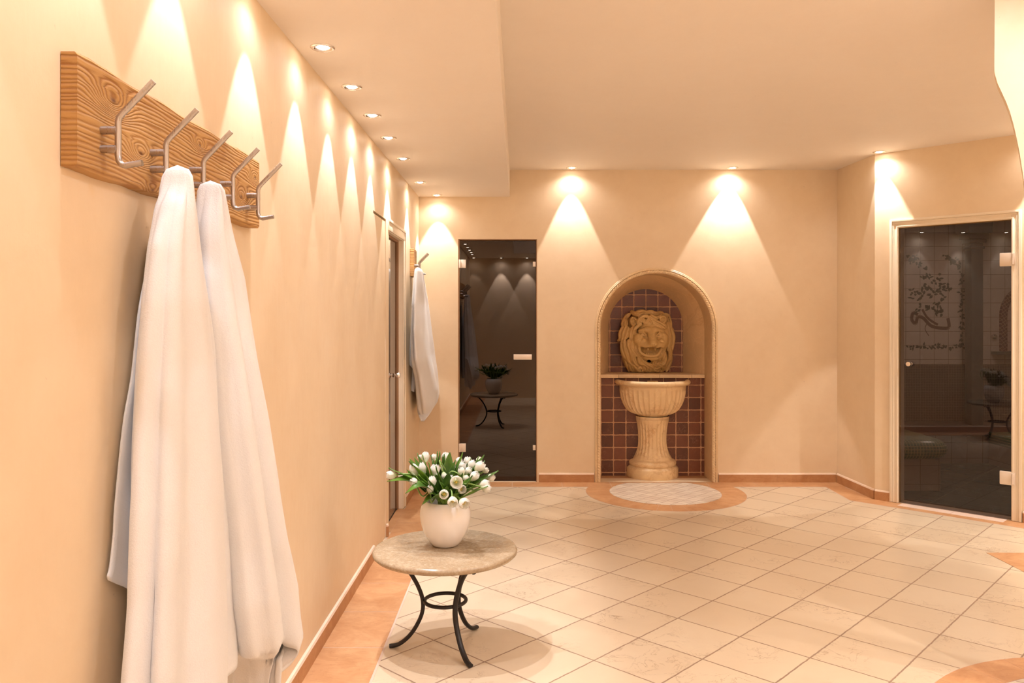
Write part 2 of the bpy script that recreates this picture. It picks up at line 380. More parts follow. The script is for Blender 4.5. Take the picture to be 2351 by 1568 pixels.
def lathe(profile, seg=64, a0=0, a1=2*PI, fn=None):
    full = abs(a1-a0-2*PI) < 1e-6; vs, fs = [], []; cols = seg if full else seg+1
    for (r, z) in profile:
        for k in range(cols):
            a = a0+(a1-a0)*k/seg; rr = fn(r, z, a) if fn else r
            vs.append((rr*math.cos(a), rr*math.sin(a), z))
    for i in range(len(profile)-1):
        for k in range(seg):
            k2 = (k+1) % cols if full else k+1
            fs.append((i*cols+k, i*cols+k2, (i+1)*cols+k2, (i+1)*cols+k))
    return vs, fs

# ------------------------------------------------------------------ the room
XL, YB, YR, XR = -0.83, 6.70, -0.25, 4.6
SOF, CEI = EYE+1.005, EYE+1.231
NX = 1.153; NH = 0.4645; NZ = 1.28
C1 = Vector((2.665, 6.70)); C2 = Vector((2.70, 6.07)); DW = Vector((1, -1)).normalized(); DN = Vector((1, 1)).normalized()
C3 = C2+DW*1.75

bm = bmesh.new()
box(bm, (XL-0.2, YR-0.2, -0.1), (XR+0.2, 6.99, 0.0))
struct(obj('floor', bm, M['floor']))
# wall left with a rebated door opening and a flush panel door
D2 = (5.13, 5.765, 1.934); FP = (4.586, 5.02, 1.992)
bm = bmesh.new()
slab(bm, rect(YR-0.2, 0, YB+0.15, CEI), [rect(D2[0], 0.0005, D2[1], D2[2]), rect(FP[0], 0.0005, FP[1], FP[2])], lambda a, b, d: Vector((XL-d, a, b)), 0.16)
struct(obj('wall_left', bm, M['wall']))
bm = bmesh.new(); box(bm, (XL-0.045, FP[0]+0.004, 0.006), (XL-0.004, FP[1]-0.003, FP[2]-0.012))
fd = struct(obj('door_2', bm, M['wall']), 'flush cream plastered service door in the left wall')
bm = bmesh.new()
slab(bm, rect(XL-0.2, 0, C1.x+0.05, CEI), [rect(-0.503, 0.003, 0.156, EYE+0.652), arch_path(NX, NH+0.012, NZ, 0.002)[::-1]],
     lambda a, b, d: Vector((a, YB+d, b)), 0.16)
struct(obj('wall_back', bm, M['wall']))
# side wall and diagonal wall with the steam room door opening
def seg_wall(name, p, q, z0, z1, holes, thick, m, right=True):
    d = (q-p); L = d.length; d.normalize(); nrm = Vector((-d.y, d.x)) if right else Vector((d.y, -d.x))
    b = bmesh.new()
    slab(b, rect(0, z0, L, z1), holes, lambda a, z, t: Vector((p.x+d.x*a+nrm.x*t, p.y+d.y*a+nrm.y*t, z)), thick)
    return obj(name, b, m)
struct(seg_wall('wall_side', C1+Vector((-0.0, 0.0)), C2, 0, CEI, [], 0.14, M['wall']))
OPN = (0.171, 0.911, 2.045)
struct(seg_wall('wall_right', C2, C3, 0, CEI, [rect(OPN[0]-0.005, 0.003, OPN[1]+0.005, OPN[2]+0.005)], 0.12, M['wall']))
p4 = Vector((C3.x, YR))
struct(seg_wall('wall_far_right', C3, p4, 0, CEI, [], 0.14, M['wall']))
bm = bmesh.new(); box(bm, (XL-0.2, YR-0.15, 0), (XR+0.2, YR, CEI)); struct(obj('wall_rear', bm, M['wall']))
bm = bmesh.new(); box(bm, (XL-0.2, YR-0.2, CEI), (XR+0.3, YB+0.15, CEI+0.1)); struct(obj('ceiling', bm, M['ceil']))
bm = bmesh.new()
slab(bm, [(XL, YR), (3.9, YR), (3.9, 0.8), (-0.072, 0.8), (-0.072, YB), (XL, YB)], [], lambda a, b, d: Vector((a, b, SOF+d)), CEI-SOF)
struct(obj('ceiling_soffit', bm, M['ceil']))
# arched wall return at the right edge of the view
YP = 3.0
ER = (2284-PX)/F; EX, EY = ER*YP, YP; wc, wsn = 0.857, 0.515      # wall set at an angle of 31 degrees to the back wall
def wt(px): return (wsn*EX+wc*EY)/(wsn*(px-PX)/F+wc)
def wu(px): return (wt(px)*(px-PX)/F-EX)/wc
pts = [(2284, 0), (2283, 165), (2290, 191), (2300, 212), (2309.7, 233), (2318, 255), (2325.7, 281), (2333.7, 314.7), (2341, 351), (2348, 395), (2354, 440), (2358, 500), (2361, 580)]
ol = [(wu(2284), CEI)]+[(wu(a), EYE-(b-PY)*wt(a)/F) for a, b in pts[1:]]+[(wu(2366), 0.0), (wu(2366)+0.75, 0.0), (wu(2366)+0.75, CEI)]
bm = bmesh.new(); slab(bm, ol, [], lambda a, b, d: Vector((EX+wc*a+wsn*d, EY-wsn*a+wc*d, b)), 0.09)
struct(obj('wall_arch', bm, M['wall'], ang=40))

# ---- baseboards
def baseboard(name, p, q, h=0.078, t=0.014, m=None):
    d = (q-p); L = d.length; d.normalize(); n = Vector((d.y, -d.x))   # into the room: right of travel
    b = bmesh.new()
    def fr(a, u, z): return Vector((p.x+d.x*a+n.x*u, p.y+d.y*a+n.y*u, z))
    prof = [(0.0005, 0.0015), (t, 0.0015), (t, h-0.012)]; prof2 = [(t, h-0.012), (t-0.004, h-0.003), (0.0005, h)]
    for pr, mi in ((prof, 0), (prof2, 1)):
        k = max(1, int(L/0.4)) if mi == 0 else 1
        for i in range(k):
            a0 = L*i/k+(0.001 if i else 0); a1 = L*(i+1)/k
            r0 = [b.verts.new(fr(a0, *x)) for x in pr]; r1 = [b.verts.new(fr(a1, *x)) for x in pr]
            for j in range(len(pr)-1):
                f = b.faces.new([r0[j], r0[j+1], r1[j+1], r1[j]]); f.material_index = mi
            for r in (r0, r1):
                if mi == 0:
                    r.append(b.verts.new(fr(a0 if r is r0 else a1, 0.0005, h-0.012))); f = b.faces.new(r); f.material_index = 0
                else:
                    r.append(b.verts.new(fr(a0 if r is r0 else a1, 0.0005, h-0.012))); f = b.faces.new(r); f.material_index = 1
    return struct(obj(name, b, [M['orange_bb'], M['bbtop']]))
V2 = lambda x, y: Vector((x, y))
baseboard('baseboard_left', V2(XL, YR), V2(XL, 4.58))
baseboard('baseboard_left_far', V2(XL, 5.86), V2(XL, YB-0.015))
baseboard('baseboard_left_post', V2(XL, 5.025), V2(XL, 5.06))
baseboard('baseboard_back_left', V2(XL+0.001, YB), V2(-0.51, YB))
baseboard('baseboard_back', V2(0.172, YB), V2(NX-0.520, YB))
baseboard('baseboard_back_right', V2(NX+0.520, YB), V2(2.65, YB))
baseboard('baseboard_side', C1+V2(0, -0.015), C2+V2(-0.0, 0.002))
baseboard('baseboard_right', C2+DW*0.004, C2+DW*0.113)
baseboard('baseboard_right_far', C2+DW*0.975, C2+DW*1.74)

# ---- inlaid floor borders (flush stone pieces)
def inlay(name, polys, m, z0=0.0004, z1=0.0018, grout=True):
    b = bmesh.new()
    for pl in polys: slab(b, pl, [], lambda a, c, d: Vector((a, c, z0+d)), z1-z0)
    return struct(obj(name, b, m))
def quad_strip(x0, x1, ys, g=0.0025):
    return [rect(x0, a+g, x1, b-g) for a, b in zip(ys[:-1], ys[1:])]
ys = [3.345+0.405*k for k in range(-9, 8)]; ys = [YR]+[y for y in ys if YR+0.05 < y < 6.45]+[6.51]
inlay('trim_1', [rect(XL+0.01, YR, -0.553, YB)], M['grout'], 0.0002, 0.0008)
inlay('trim_2', quad_strip(XL+0.014, -0.563, ys), M['orange'], 0.0004, 0.0016)
xs = [XL+0.014, -0.45, -0.05, 0.36, 0.76, 1.16, 1.56, 1.96, 2.36, 2.66]
inlay('trim_3', [rect(-0.563, 6.503, 2.66, YB)], M['grout'], 0.0002, 0.0008)
inlay('trim_4', [rect(a+0.002, 6.512, b-0.002, YB-0.001) for a, b in zip(xs[:-1], xs[1:])]+[rect(NX-NH, YB+0.003, NX+NH, 6.967)], M['orange'], 0.0004, 0.0016)
inlay('trim_15', [rect(XL-0.165, D2[0]+0.007, XL+0.013, D2[1]-0.007)], M['orange'], 0.0003, 0.0016)
# right-hand border
q0 = C1+V2(-0.014, 0); e1 = V2(2.50, 6.512); e2 = V2(2.497, 6.035); e3 = e2+DW*1.6
def pl(*v): return [(p.x, p.y) for p in v]
inner = C2+V2(-0.012, 0)
inlay('trim_5', [pl(V2(2.493, 6.503), V2(2.49, 6.03), e2+DW*1.6-DN*0.006, C3-DN*0.01, C2, V2(2.66, 6.68))], M['grout'], 0.0002, 0.0008)
pieces = [pl(e1, e2, inner, V2(2.652, 6.509))]
for i in range(4):
    a, b2 = i*0.40, i*0.40+0.396
    pieces.append(pl(e2+DW*(a+0.002), e2+DW*b2, C2-DN*0.0+DW*(b2+0.02), C2+DW*(a+0.024 if i else 0.0)))
inlay('trim_6', pieces, M['orange'], 0.0004, 0.0016)
inlay('trim_7', [pl(C2+DW*0.20-DN*0.10, C2+DW*0.55-DN*0.10, C2+DW*0.55+DN*0.05, C2+DW*0.20+DN*0.05), pl(C2+DW*0.553-DN*0.10, C2+DW*0.88-DN*0.10, C2+DW*0.88+DN*0.05, C2+DW*0.553+DN*0.05)], M['pink'], 0.0018, 0.0034)
def arc(cx, cy, r, a0, a1, n): return [(cx+r*math.cos(a0+(a1-a0)*i/n), cy+r*math.sin(a0+(a1-a0)*i/n)) for i in range(n+1)]
def ring_tiles(cx, cy, r0, r1, n, ymax=99, a00=0, g=0.0022):
    out = []
    for i in range(n):
        a0 = a00+2*PI*i/n; a1 = a00+2*PI*(i+1)/n; ga0 = g/r0
        po = arc(cx, cy, r1, a0+ga0*.5, a1-ga0*.5, 4)+arc(cx, cy, r0, a1-ga0*.7, a0+ga0*.7, 4)
        if min(p[1] for p in po) > ymax-0.01: continue
        po = [(x, min(y, ymax)) for x, y in po]; out.append(po)
    return out
MC = (1.155, 6.31)
inlay('trim_8', [[(x, min(y, 6.503)) for x, y in arc(*MC, 0.624, 0, 2*PI-0.05, 70)]], M['grout'], 0.0003, 0.0010)
inlay('trim_9', ring_tiles(*MC, 0.435, 0.62, 34, 6.512), M['orange'], 0.0006, 0.0018)
inlay('trim_10', [[(x, min(y, 6.66)) for x, y in arc(*MC, 0.432, 0, 2*PI-0.05, 70)]], M['disc'], 0.0006, 0.0026)
RC = (2.1414, 2.4246)
inlay('trim_11', [arc(*RC, 0.83, 0, 2*PI-0.04, 90)], M['grout'], 0.0003, 0.0010)
inlay('trim_12', ring_tiles(*RC, 0.669, 0.826, 26, 99, 0.11), M['orange'], 0.0006, 0.0018)
inlay('trim_13', [arc(*RC, 0.664, 0, 2*PI-0.04, 80)], M['disc'], 0.0006, 0.0022)
inlay('trim_14', [rect(2.738, 4.44, 3.6, 4.689), rect(2.738, 3.6, 2.98, 4.437)], M['orange'], 0.0004, 0.0016)

# ------------------------------------------------------------------ recessed ceiling lamps
LCOL = (1.0, 0.965, 0.94)
LNEAR = (0.96, 0.985, 1.08)
def lamp(x, y, z, label, group, energy=60, cone=50, blend=0.12, wide=10, tilt=(0, 0), rad=0.012, tone=LCOL, core=0):
    t = thing('recessed_ceiling_light', label, 'ceiling light', (x, y, z), 0, group)
    vs, fs = lathe([(0.022, 0.006), (0.027, 0.0005), (0.032, -0.004), (0.041, -0.0055), (0.046, -0.002), (0.046, 0.0), (0.024, 0.007), (0.022, 0.006)], 32)
    raw('trim_ring', vs, fs, M['chrome'], t)
    vs, fs = lathe([(0.0001, -0.0075), (0.012, -0.0065), (0.019, -0.003), (0.0215, 0.003), (0.022, 0.006)], 24)
    raw('lamp_lens', vs, fs, M['lens'], t)
    def sp(nm, e, size, bl, r):
        l = bpy.data.lights.new(nm, 'SPOT'); l.energy = e; l.color = tone; l.spot_size = math.radians(size); l.spot_blend = bl; l.shadow_soft_size = r
        o = bpy.data.objects.new(nm, l); COL.objects.link(o); o.parent = t; o.location = (0, 0, -0.012); o.rotation_euler = (math.radians(tilt[0]), math.radians(tilt[1]), 0)
    sp('lamp_beam', energy, cone, blend, rad)
    if core: sp('lamp_core', core, 46, 0.9, 0.012); [c for c in bpy.data.objects if c.parent == t and c.name.startswith('lamp_core')][0].rotation_euler = (0, math.radians(-12), 0)
    if wide: sp('lamp_spill', wide, 150, 0.7, 0.02)
    return t
EK = 1.0
row = [(-0.729, 6.595, -0.67), (-0.733, 5.97, None), (-0.730, 5.08, None), (-0.727, 4.49, None), (-0.727, 3.99, None), (-0.727, 3.498, None), (-0.729, 2.987, None), (-0.729, 2.443, None), (-0.73, 1.909, None), (-0.73, 1.45, None), (-0.73, 1.02, None), (-0.74, 0.62, None), (-0.755, -0.12, None)]
names = ['last recessed lamp of the left row, in the corner against the back wall',
         'recessed lamp of the left row above the small coat rack',
         'recessed lamp of the left row above the narrow glass door',
         'fourth recessed lamp of the left row counted from the back wall',
         'fifth recessed lamp of the left row counted from the back wall',
         'second nearest visible recessed lamp of the left row',
         'nearest and largest visible recessed lamp of the left row',
         'recessed lamp above the frame lighting the wall past the coat rack',
         'recessed lamp above the frame over the middle of the long coat rack',
         'recessed lamp above the frame over the near end of the long coat rack',
         'recessed lamp above the frame lighting the nearest left wall',
         'recessed lamp above the frame beside the viewer at left',
         'recessed lamp in the rear left corner mirrored in the dark glass door']
for i, (x, y, xx) in enumerate(row):
    lamp(xx if xx else x, y, SOF, names[i], 'row of recessed lamps along the left soffit', (24 if y > 4.6 else 14 if y > 2.3 else 8.5)*EK, 53, 0.10, (2.6 if y > 3.6 else 1.6)*EK, tone=LCOL if y > 4.6 else LNEAR, core=36*EK if 2.2 < y < 4.6 else 0)
lamp(0.4415, 6.604, CEI, 'recessed ceiling lamp between the dark glass door and the lion fountain', 'recessed lamps before the back wall', 34*EK, 49, 0.12, 4*EK)
lamp(1.766, 6.604, CEI, 'recessed ceiling lamp to the right of the lion fountain', 'recessed lamps before the back wall', 38*EK, 56, 0.12, 4*EK, tilt=(5, 3))
lamp(2.687, 5.965, CEI, 'recessed ceiling lamp left of the framed steam room door', 'recessed lamps before the back wall', 34*EK, 50, 0.12, 4*EK)
lamp(3.44, 5.19, CEI, 'recessed ceiling lamp right of the framed steam room door, out of frame', 'recessed lamps before the back wall', 34*EK, 50, 0.12, 4*EK)
for (x, y, lb) in ((2.35, 2.45, 'added fill lamp out of frame before the arched wall'), (3.9, 3.9, 'added fill lamp out of frame near the far right wall'), (3.7, 1.7, 'added fill lamp out of frame beside the round floor inlay'),
                   (1.5, 2.1, 'added fill lamp out of frame over the middle of the floor, right'), (0.45, 2.1, 'added fill lamp out of frame over the middle of the floor, left'), (1.0, 1.1, 'added fill lamp out of frame just ahead of the viewer'), (2.6, 1.1, 'added fill lamp out of frame right of the round floor inlay')):
    lamp(x, y, CEI, lb, 'added fill lamps out of frame', {2.35: 32, 3.9: 140, 3.7: 110, 1.5: 38, 0.45: 13, 1.0: 26, 2.6: 115}[x]*EK, 125, 0.5, 0, rad=0.03 if x > 2.2 else 0.09, tilt=(28, 0) if x in (2.35, 0.45) else (38, 0) if x == 1.5 else (0, 48) if x == 1.0 else (0, 0), tone=LCOL if x > 2.2 else LNEAR)  # wide unseen lamps added to raise the ambient light of the lobby
for x, lb in ((1.9, 'added fill lamp before the rear wall near the right wall'), (-0.29, 'recessed lamp before the rear wall seen mirrored in the dark door, middle'), (0.147, 'recessed lamp before the rear wall seen mirrored in the dark door, right'), (1.0, 'added fill lamp before the rear wall, far right')):
    lamp(x, -0.13, SOF, lb, 'recessed lamps before the rear wall', 60*EK, 50, 0.10, 5*EK, tone=LNEAR)  # the two not seen mirrored are added for soft frontal fill

# ------------------------------------------------------------------ niche lining, surround and shelf
def loft(name, paths, m, parent=None, ang=35):
    vs, fs = [], []; n = len(paths[0])
    for p in paths: vs += p
    for i in range(len(paths)-1):
        for k in range(n-1): fs.append((i*n+k, i*n+k+1, (i+1)*n+k+1, (i+1)*n+k))
    o = raw(name, vs, fs, m, parent, True); o.data.set_sharp_from_angle(angle=math.radians(ang)); return o
def ap(hw, zs, z0, y, n=48): return [(a, y, b) for a, b in arch_path(NX, hw, zs, z0, n)]
struct(loft('wall_niche', [ap(NH+0.004, NZ, 0.002, YB-0.004), ap(NH, NZ, 0.002, YB), ap(NH, NZ, 0.002, 6.968)], M['niche']))
struct(loft('wall_niche_upper', [ap(NH, NZ, 0.852, 6.968), ap(0.43, NZ, 0.852, 7.02), ap(0.375, 1.288, 0.852, 7.15), ap(0.335, 1.297, 0.852, 7.249)], M['niche']))
bm = bmesh.new(); box(bm, (NX-NH-0.02, 6.968, 0), (NX+NH+0.02, 6.995, 0.853)); struct(obj('wall_niche_back', bm, M['brown']))
bm = bmesh.new(); slab(bm, arch_path(NX, 0.345, 1.297, 0.853), [], lambda a, b, d: Vector((a, 7.248+d, b)), 0.03); struct(obj('wall_niche_back_upper', bm, M['brown_up']))
sh = thing('marble_shelf', 'narrow cream marble shelf across the arched niche under the lion head', 'shelf', (NX, 7.0, 0.853))
for k, (a, b) in enumerate([(-NH+0.001, -0.287), (-0.285, 0.068), (0.070, 0.345), (0.347, NH-0.006)]):
    bm = bmesh.new(); box(bm, (a, -0.075, 0.0), (b, 0.245, 0.030), None, 0.003)
    obj('shelf_slab', bm, M['rope'] if k != 1 else M['rope'], sh, ang=40)
sr = thing('niche_surround', 'carved cream rope moulding framing the arched fountain niche', 'moulding', (NX, YB, 0.002))
def arch_param(hw, step=0.006):
    """points and outward normals round the arch at half width hw"""
    out = []; z = 0.0; L1 = NZ-0.002
    n = int(L1/step)
    for i in range(n): out.append((-hw, L1*i/n, -1.0, 0.0))
    n2 = int(PI*hw/step)
    for i in range(n2+1):
        a = PI*i/n2; out.append((-hw*math.cos(a), L1+hw*math.sin(a), -math.cos(a), math.sin(a)))
    for i in range(1, n+1): out.append((hw, L1*(1-i/n), 1.0, 0.0))
    return out
par = arch_param(0.481); vs, fs = [], []; SG = 16; s = 0; prev = None
for i, (a, b, nx, nz) in enumerate(par):
    if prev: s += math.hypot(a-prev[0], b-prev[1])
    prev = (a, b)
    for k in range(SG):
        th = 2*PI*k/SG; r = 0.0135*(1+0.20*math.cos(2*(th)-s*2*PI/0.0225*1.0))
        vs.append((a+nx*r*math.cos(th), -0.006+r*math.sin(th)*0.95, b+nz*r*math.cos(th)))
for i in range(len(par)-1):
    for k in range(SG): fs.append((i*SG+k, i*SG+(k+1) % SG, (i+1)*SG+(k+1) % SG, (i+1)*SG+k))
raw('rope_moulding', vs, fs, M['rope'], sr)
prof = [(0.494, -0.001), (0.494, -0.016), (0.498, -0.019), (0.503, -0.014), (0.508, -0.014), (0.5125, -0.010), (0.5125, -0.0005)]
par = arch_param(1.0, 0.02)
def arch_sweep(name, prof, m, parent, breaks=True):
    vs, fs = [], []; base = arch_param(0.48, 0.02); n = len(prof)
    for (a, b, nx, nz) in base:
        for (rr, y) in prof: vs.append((a+nx*(rr-0.48), y, b+nz*(rr-0.48)))
    for i in range(len(base)-1):
        for k in range(n-1): fs.append((i*n+k, i*n+k+1, (i+1)*n+k+1, (i+1)*n+k))
    o = raw(name, vs, fs, m, parent, True); o.data.set_sharp_from_angle(angle=math.radians(30)); return o
arch_sweep('outer_fillet', prof, M['rope'], sr)
arch_sweep('inner_fillet', [(0.4650, 0.02), (0.4648, -0.004), (0.468, -0.010), (0.494, -0.004), (0.494, -0.0005)], M['rope'], sr)

# ------------------------------------------------------------------ fountain basin
fb = thing('fountain_basin', 'cream marble wall fountain basin on fluted pedestal in the arched niche', 'fountain', (1.165, 6.966, 0.002))
NF = 19
def flute(z0, z1, amp, fade=0.03, n=NF, pw=1.0):
    def f(r, z, a):
        if z <= z0 or z >= z1: return r
        e = min(1, (z-z0)/fade, (z1-z)/fade); e = math.sqrt(max(0, e))
        c = abs(math.sin(a*n/1.0))**0.75
        return r-amp*e*c
    return f
bowl_o = [(0.10, 0.520), (0.128, 0.522), (0.142, 0.535)]
for i in range(26):
    t = i/25; bowl_o.append((0.142+(0.286-0.142)*math.sin(t*PI/2)**0.9, 0.54+0.225*(1-math.cos(t*PI/2))**0.95*1.0))
bowl_o += [(0.287, 0.775), (0.290, 0.790), (0.297, 0.794)]
rim = [(0.297, 0.794), (0.312, 0.797), (0.324, 0.806), (0.327, 0.818), (0.322, 0.830), (0.310, 0.837), (0.296, 0.838), (0.286, 0.832)]
ins = [(0.286, 0.832), (0.275, 0.79), (0.24, 0.70), (0.17, 0.64), (0.08, 0.615), (0.001, 0.61)]
vs, fs = lathe(bowl_o, 19*16, PI, 2*PI, flute(0.536, 0.765, 0.010, 0.03))
o = raw('bowl', vs, fs, M['carved'], fb); o.data.set_sharp_from_angle(angle=math.radians(60))
vs, fs = lathe(rim+ins, 80, PI, 2*PI); raw('rim', vs, fs, M['carved'], fb)
ped = [(0.142, 0.522), (0.146, 0.512), (0.142, 0.500)]
for i in range(30):
    t = i/29; z = 0.500-t*0.345; ped.append((0.122+0.022*max(0, 1-t*2.2)**1.6+0.046*max(0, (t-0.55)/0.45)**2, z))
vs, fs = lathe(ped, 19*14, PI, 2*PI, flute(0.185, 0.470, 0.007, 0.02, 13))
raw('pedestal', vs, fs, M['carved'], fb)
base = [(0.168, 0.156), (0.172, 0.150), (0.186, 0.146), (0.200, 0.135), (0.205, 0.118), (0.200, 0.102), (0.196, 0.098), (0.206, 0.090), (0.219, 0.080), (0.222, 0.072), (0.222, 0.006), (0.219, 0.0), (0.001, 0.0)]
vs, fs = lathe(base, 80, PI, 2*PI); o = raw('plinth', vs, fs, M['carved'], fb); o.data.set_sharp_from_angle(angle=math.radians(50))
bm = bmesh.new(); box(bm, (-0.045, -0.03, 0.80), (0.045, -0.001, 0.826), None, 0.003); obj('spill_lip', bm, M['lion'], fb, ang=40)

# ------------------------------------------------------------------ lion head, carved as one stone
def lion():
    S = 0.000421; h = 0.0036
    xs = np.arange(-0.29, 0.29, h); ys = np.arange(-0.29, 0.02, h); zs = np.arange(-0.01, 0.585, h)
    X, Y, Z = np.meshgrid(xs, ys, zs, indexing='ij'); X = X.astype(np.float32); Y = Y.astype(np.float32); Z = Z.astype(np.float32)
    D = np.full(X.shape, 0.2, np.float32)
    def basef(x, z): return 0.135*math.sqrt(max(0.0, 1-(x/0.262)**2-((z-0.285)/0.30)**2))
    def P(cx, cy, f=None, off=0.0):
        z = (1475-cy)*S; x = (cx-695)*S
        if f is None: f = basef(x, z)+0.012+off
        return np.array((x-f*0.155, -f, z))
    def region(lo, hi, m):
        i0 = [max(0, int((l-m-a[0])/h)) for l, a in zip(lo, (xs, ys, zs))]; i1 = [min(len(a), int((l+m-a[0])/h)+2) for l, a in zip(hi, (xs, ys, zs))]
        return tuple(slice(a, b) for a, b in zip(i0, i1))
    def comb(sl, d, k, sub=False):
        c = D[sl]
        if sub: d = -d; t = np.clip(0.5-0.5*(c-d)/k, 0, 1); D[sl] = c*(1-t)+d*t+k*t*(1-t)
        else: t = np.clip(0.5+0.5*(c-d)/k, 0, 1); D[sl] = c*(1-t)+d*t-k*t*(1-t)
    def ell(c, r, k=0.012, sub=False, rot=0.0):
        r = np.array(r); m = max(r)
        sl = region(c-m, c+m, k*2+0.01)
        x, y, z = X[sl]-c[0], Y[sl]-c[1], Z[sl]-c[2]
        if rot:
            ca, sa = math.cos(rot), math.sin(rot); x, z = x*ca+z*sa, -x*sa+z*ca
        k0 = np.sqrt((x/r[0])**2+(y/r[1])**2+(z/r[2])**2); k1 = np.sqrt((x/r[0]**2)**2+(y/r[1]**2)**2+(z/r[2]**2)**2)+1e-6
        comb(sl, k0*(k0-1)/k1, k, sub)
    def cap(a, b, ra, rb, k=0.006, sub=False):
        m = max(ra, rb); lo = np.minimum(a, b)-m; hi = np.maximum(a, b)+m; sl = region(lo, hi, k*2+0.006)
        ba = b-a; L = float(ba@ba)+1e-9
        x, y, z = X[sl]-a[0], Y[sl]-a[1], Z[sl]-a[2]
        t = np.clip((x*ba[0]+y*ba[1]+z*ba[2])/L, 0, 1)
        comb(sl, np.sqrt((x-t*ba[0])**2+(y-t*ba[1])**2+(z-t*ba[2])**2)-(ra+(rb-ra)*t), k, sub)
    def lock(pts, r0, r1, k=0.0045, off=0.0, twin=True):
        q = smooth_path([P(*p, off=off).tolist() for p in pts], 5); n = len(q)
        def rad(i): t = i/(n-1); return r1+(r0-r1)*math.sin(PI*min(1, t*0.85+0.18))**0.8
        for i in range(n-1): cap(np.array(q[i]), np.array(q[i+1]), rad(i), rad(i+1), k)
        if twin:
            for i in range(1, n-2):
                d = 0.35*rad(i); g = np.array((0, -1, 0))*rad(i)*0.95
                cap(np.array(q[i])+g, np.array(q[i+1])+g, d*0.55, d*0.5, 0.004, True)
    # mass of head and mane
    ell(np.array((0.0, 0.02, 0.30)), (0.232, 0.15, 0.252), 0.02)
    ell(np.array((-0.01, 0.02, 0.13)), (0.205, 0.13, 0.17), 0.03)
    hair = [
     # lower layers first
     [(330,240),(250,330),(270,450),(215,500)], [(280,260),(225,380),(210,480),(310,515)], [(200,520),(150,650),(150,750),(95,800)],
     [(260,530),(215,690),(185,815)], [(320,540),(290,680),(235,765)], [(400,540),(370,680),(385,780)], [(470,500),(440,600),(430,730)],
     [(230,800),(250,950),(310,1120),(370,1260)], [(180,840),(195,1000),(255,1150),(365,1275)], [(330,790),(330,900),(385,1050),(395,1180),(372,1265)],
     [(410,790),(400,950),(470,1060),(525,1135)], [(470,830),(495,980),(560,1090),(660,1185)], [(430,1090),(440,1220),(525,1335)],
     [(540,1130),(560,1250),(650,1310)], [(300,1080),(330,1210),(430,1340)], [(270,1230),(310,1340),(330,1450)], [(350,1290),(380,1390),(410,1460)],
     [(600,1150),(680,1270),(800,1330),(865,1425)], [(560,1210),(700,1320),(830,1440)], [(450,1330),(560,1425),(650,1380),(640,1300)],
     [(650,1330),(690,1400),(700,1462)], [(740,1370),(765,1462)], [(560,1380),(590,1440),(600,1465)],
     [(1150,260),(1190,400),(1205,520),(1272,575)], [(1095,560),(1150,700),(1170,850),(1150,1000)], [(1205,560),(1262,700),(1245,900),(1225,1050)],
     [(1130,420),(1155,560),(1195,760),(1210,900)], [(1120,760),(1090,900),(1015,1080),(965,1200)], [(1165,900),(1200,1050),(1180,1200),(1105,1330)],
     [(1075,1050),(1045,1200)], [(1005,1060),(925,1180)], [(880,1180),(860,1280),(925,1335)], [(1100,1100),(1080,1250),(995,1320),(905,1400)],
     [(940,1280),(1040,1340),(1045,1440)], [(1215,1130),(1185,1300),(1125,1455)], [(1090,1330),(1060,1400),(1000,1460)], [(870,1400),(930,1430),(960,1460)],
     [(1000,620),(1075,560),(1110,640),(1120,760)],
     # crown
     [(385,185),(470,235),(560,262),(540,330)], [(480,205),(620,185),(760,232)], [(700,200),(820,200),(900,260)], [(560,260),(640,235),(720,245)],
     [(905,235),(1000,215),(1085,262)], [(1090,240),(1170,300),(1200,420)], [(830,215),(940,235),(1010,225)],
     [(420,470),(500,470),(540,400)], [(1000,440),(1080,480),(1110,560)],
    ]
    for l in hair: lock(l, 0.021, 0.009)
    # face
    ell(P(800, 740, 0.10), (0.135, 0.085, 0.165), 0.02)
    ell(P(800, 520, 0.13), (0.10, 0.05, 0.07), 0.02)
    ell(P(540, 760, 0.155), (0.048, 0.04, 0.055), 0.02); ell(P(1045, 745, 0.155), (0.048, 0.04, 0.055), 0.02)
    cap(P(700, 555, 0.18), P(560, 590, 0.165), 0.026, 0.016, 0.012); cap(P(900, 570, 0.18), P(1040, 600, 0.165), 0.026, 0.016, 0.012)
    cap(P(760, 560, 0.175), P(800, 700, 0.20), 0.026, 0.024, 0.012); cap(P(860, 560, 0.175), P(830, 700, 0.20), 0.026, 0.024, 0.012)
    cap(P(818, 690, 0.195), P(838, 830, 0.228), 0.034, 0.038, 0.016)
    cap(P(812, 540, 0.21), P(812, 640, 0.225), 0.004, 0.005, 0.008, True)
    ell(P(618, 645, 0.205), (0.040, 0.030, 0.020), 0.010, True, 0.25); ell(P(985, 655, 0.205), (0.040, 0.030, 0.020), 0.010, True, -0.25)
    ell(P(622, 648, 0.168), (0.024, 0.022, 0.018), 0.004); ell(P(982, 658, 0.168), (0.024, 0.022, 0.018), 0.004)
    cap(P(545, 620, 0.182), P(625, 605, 0.196), 0.006, 0.007, 0.004); cap(P(625, 605, 0.196), P(700, 675, 0.190), 0.007, 0.005, 0.004)
    cap(P(550, 675, 0.178), P(690, 690, 0.188), 0.005, 0.006, 0.004)
    cap(P(1055, 630, 0.182), P(985, 615, 0.196), 0.006, 0.007, 0.004); cap(P(985, 615, 0.196), P(905, 685, 0.190), 0.007, 0.005, 0.004)
    cap(P(1050, 685, 0.178), P(915, 700, 0.188), 0.005, 0.006, 0.004)
    # nose, muzzle
    ell(P(842, 852, 0.245), (0.034, 0.020, 0.020), 0.012)
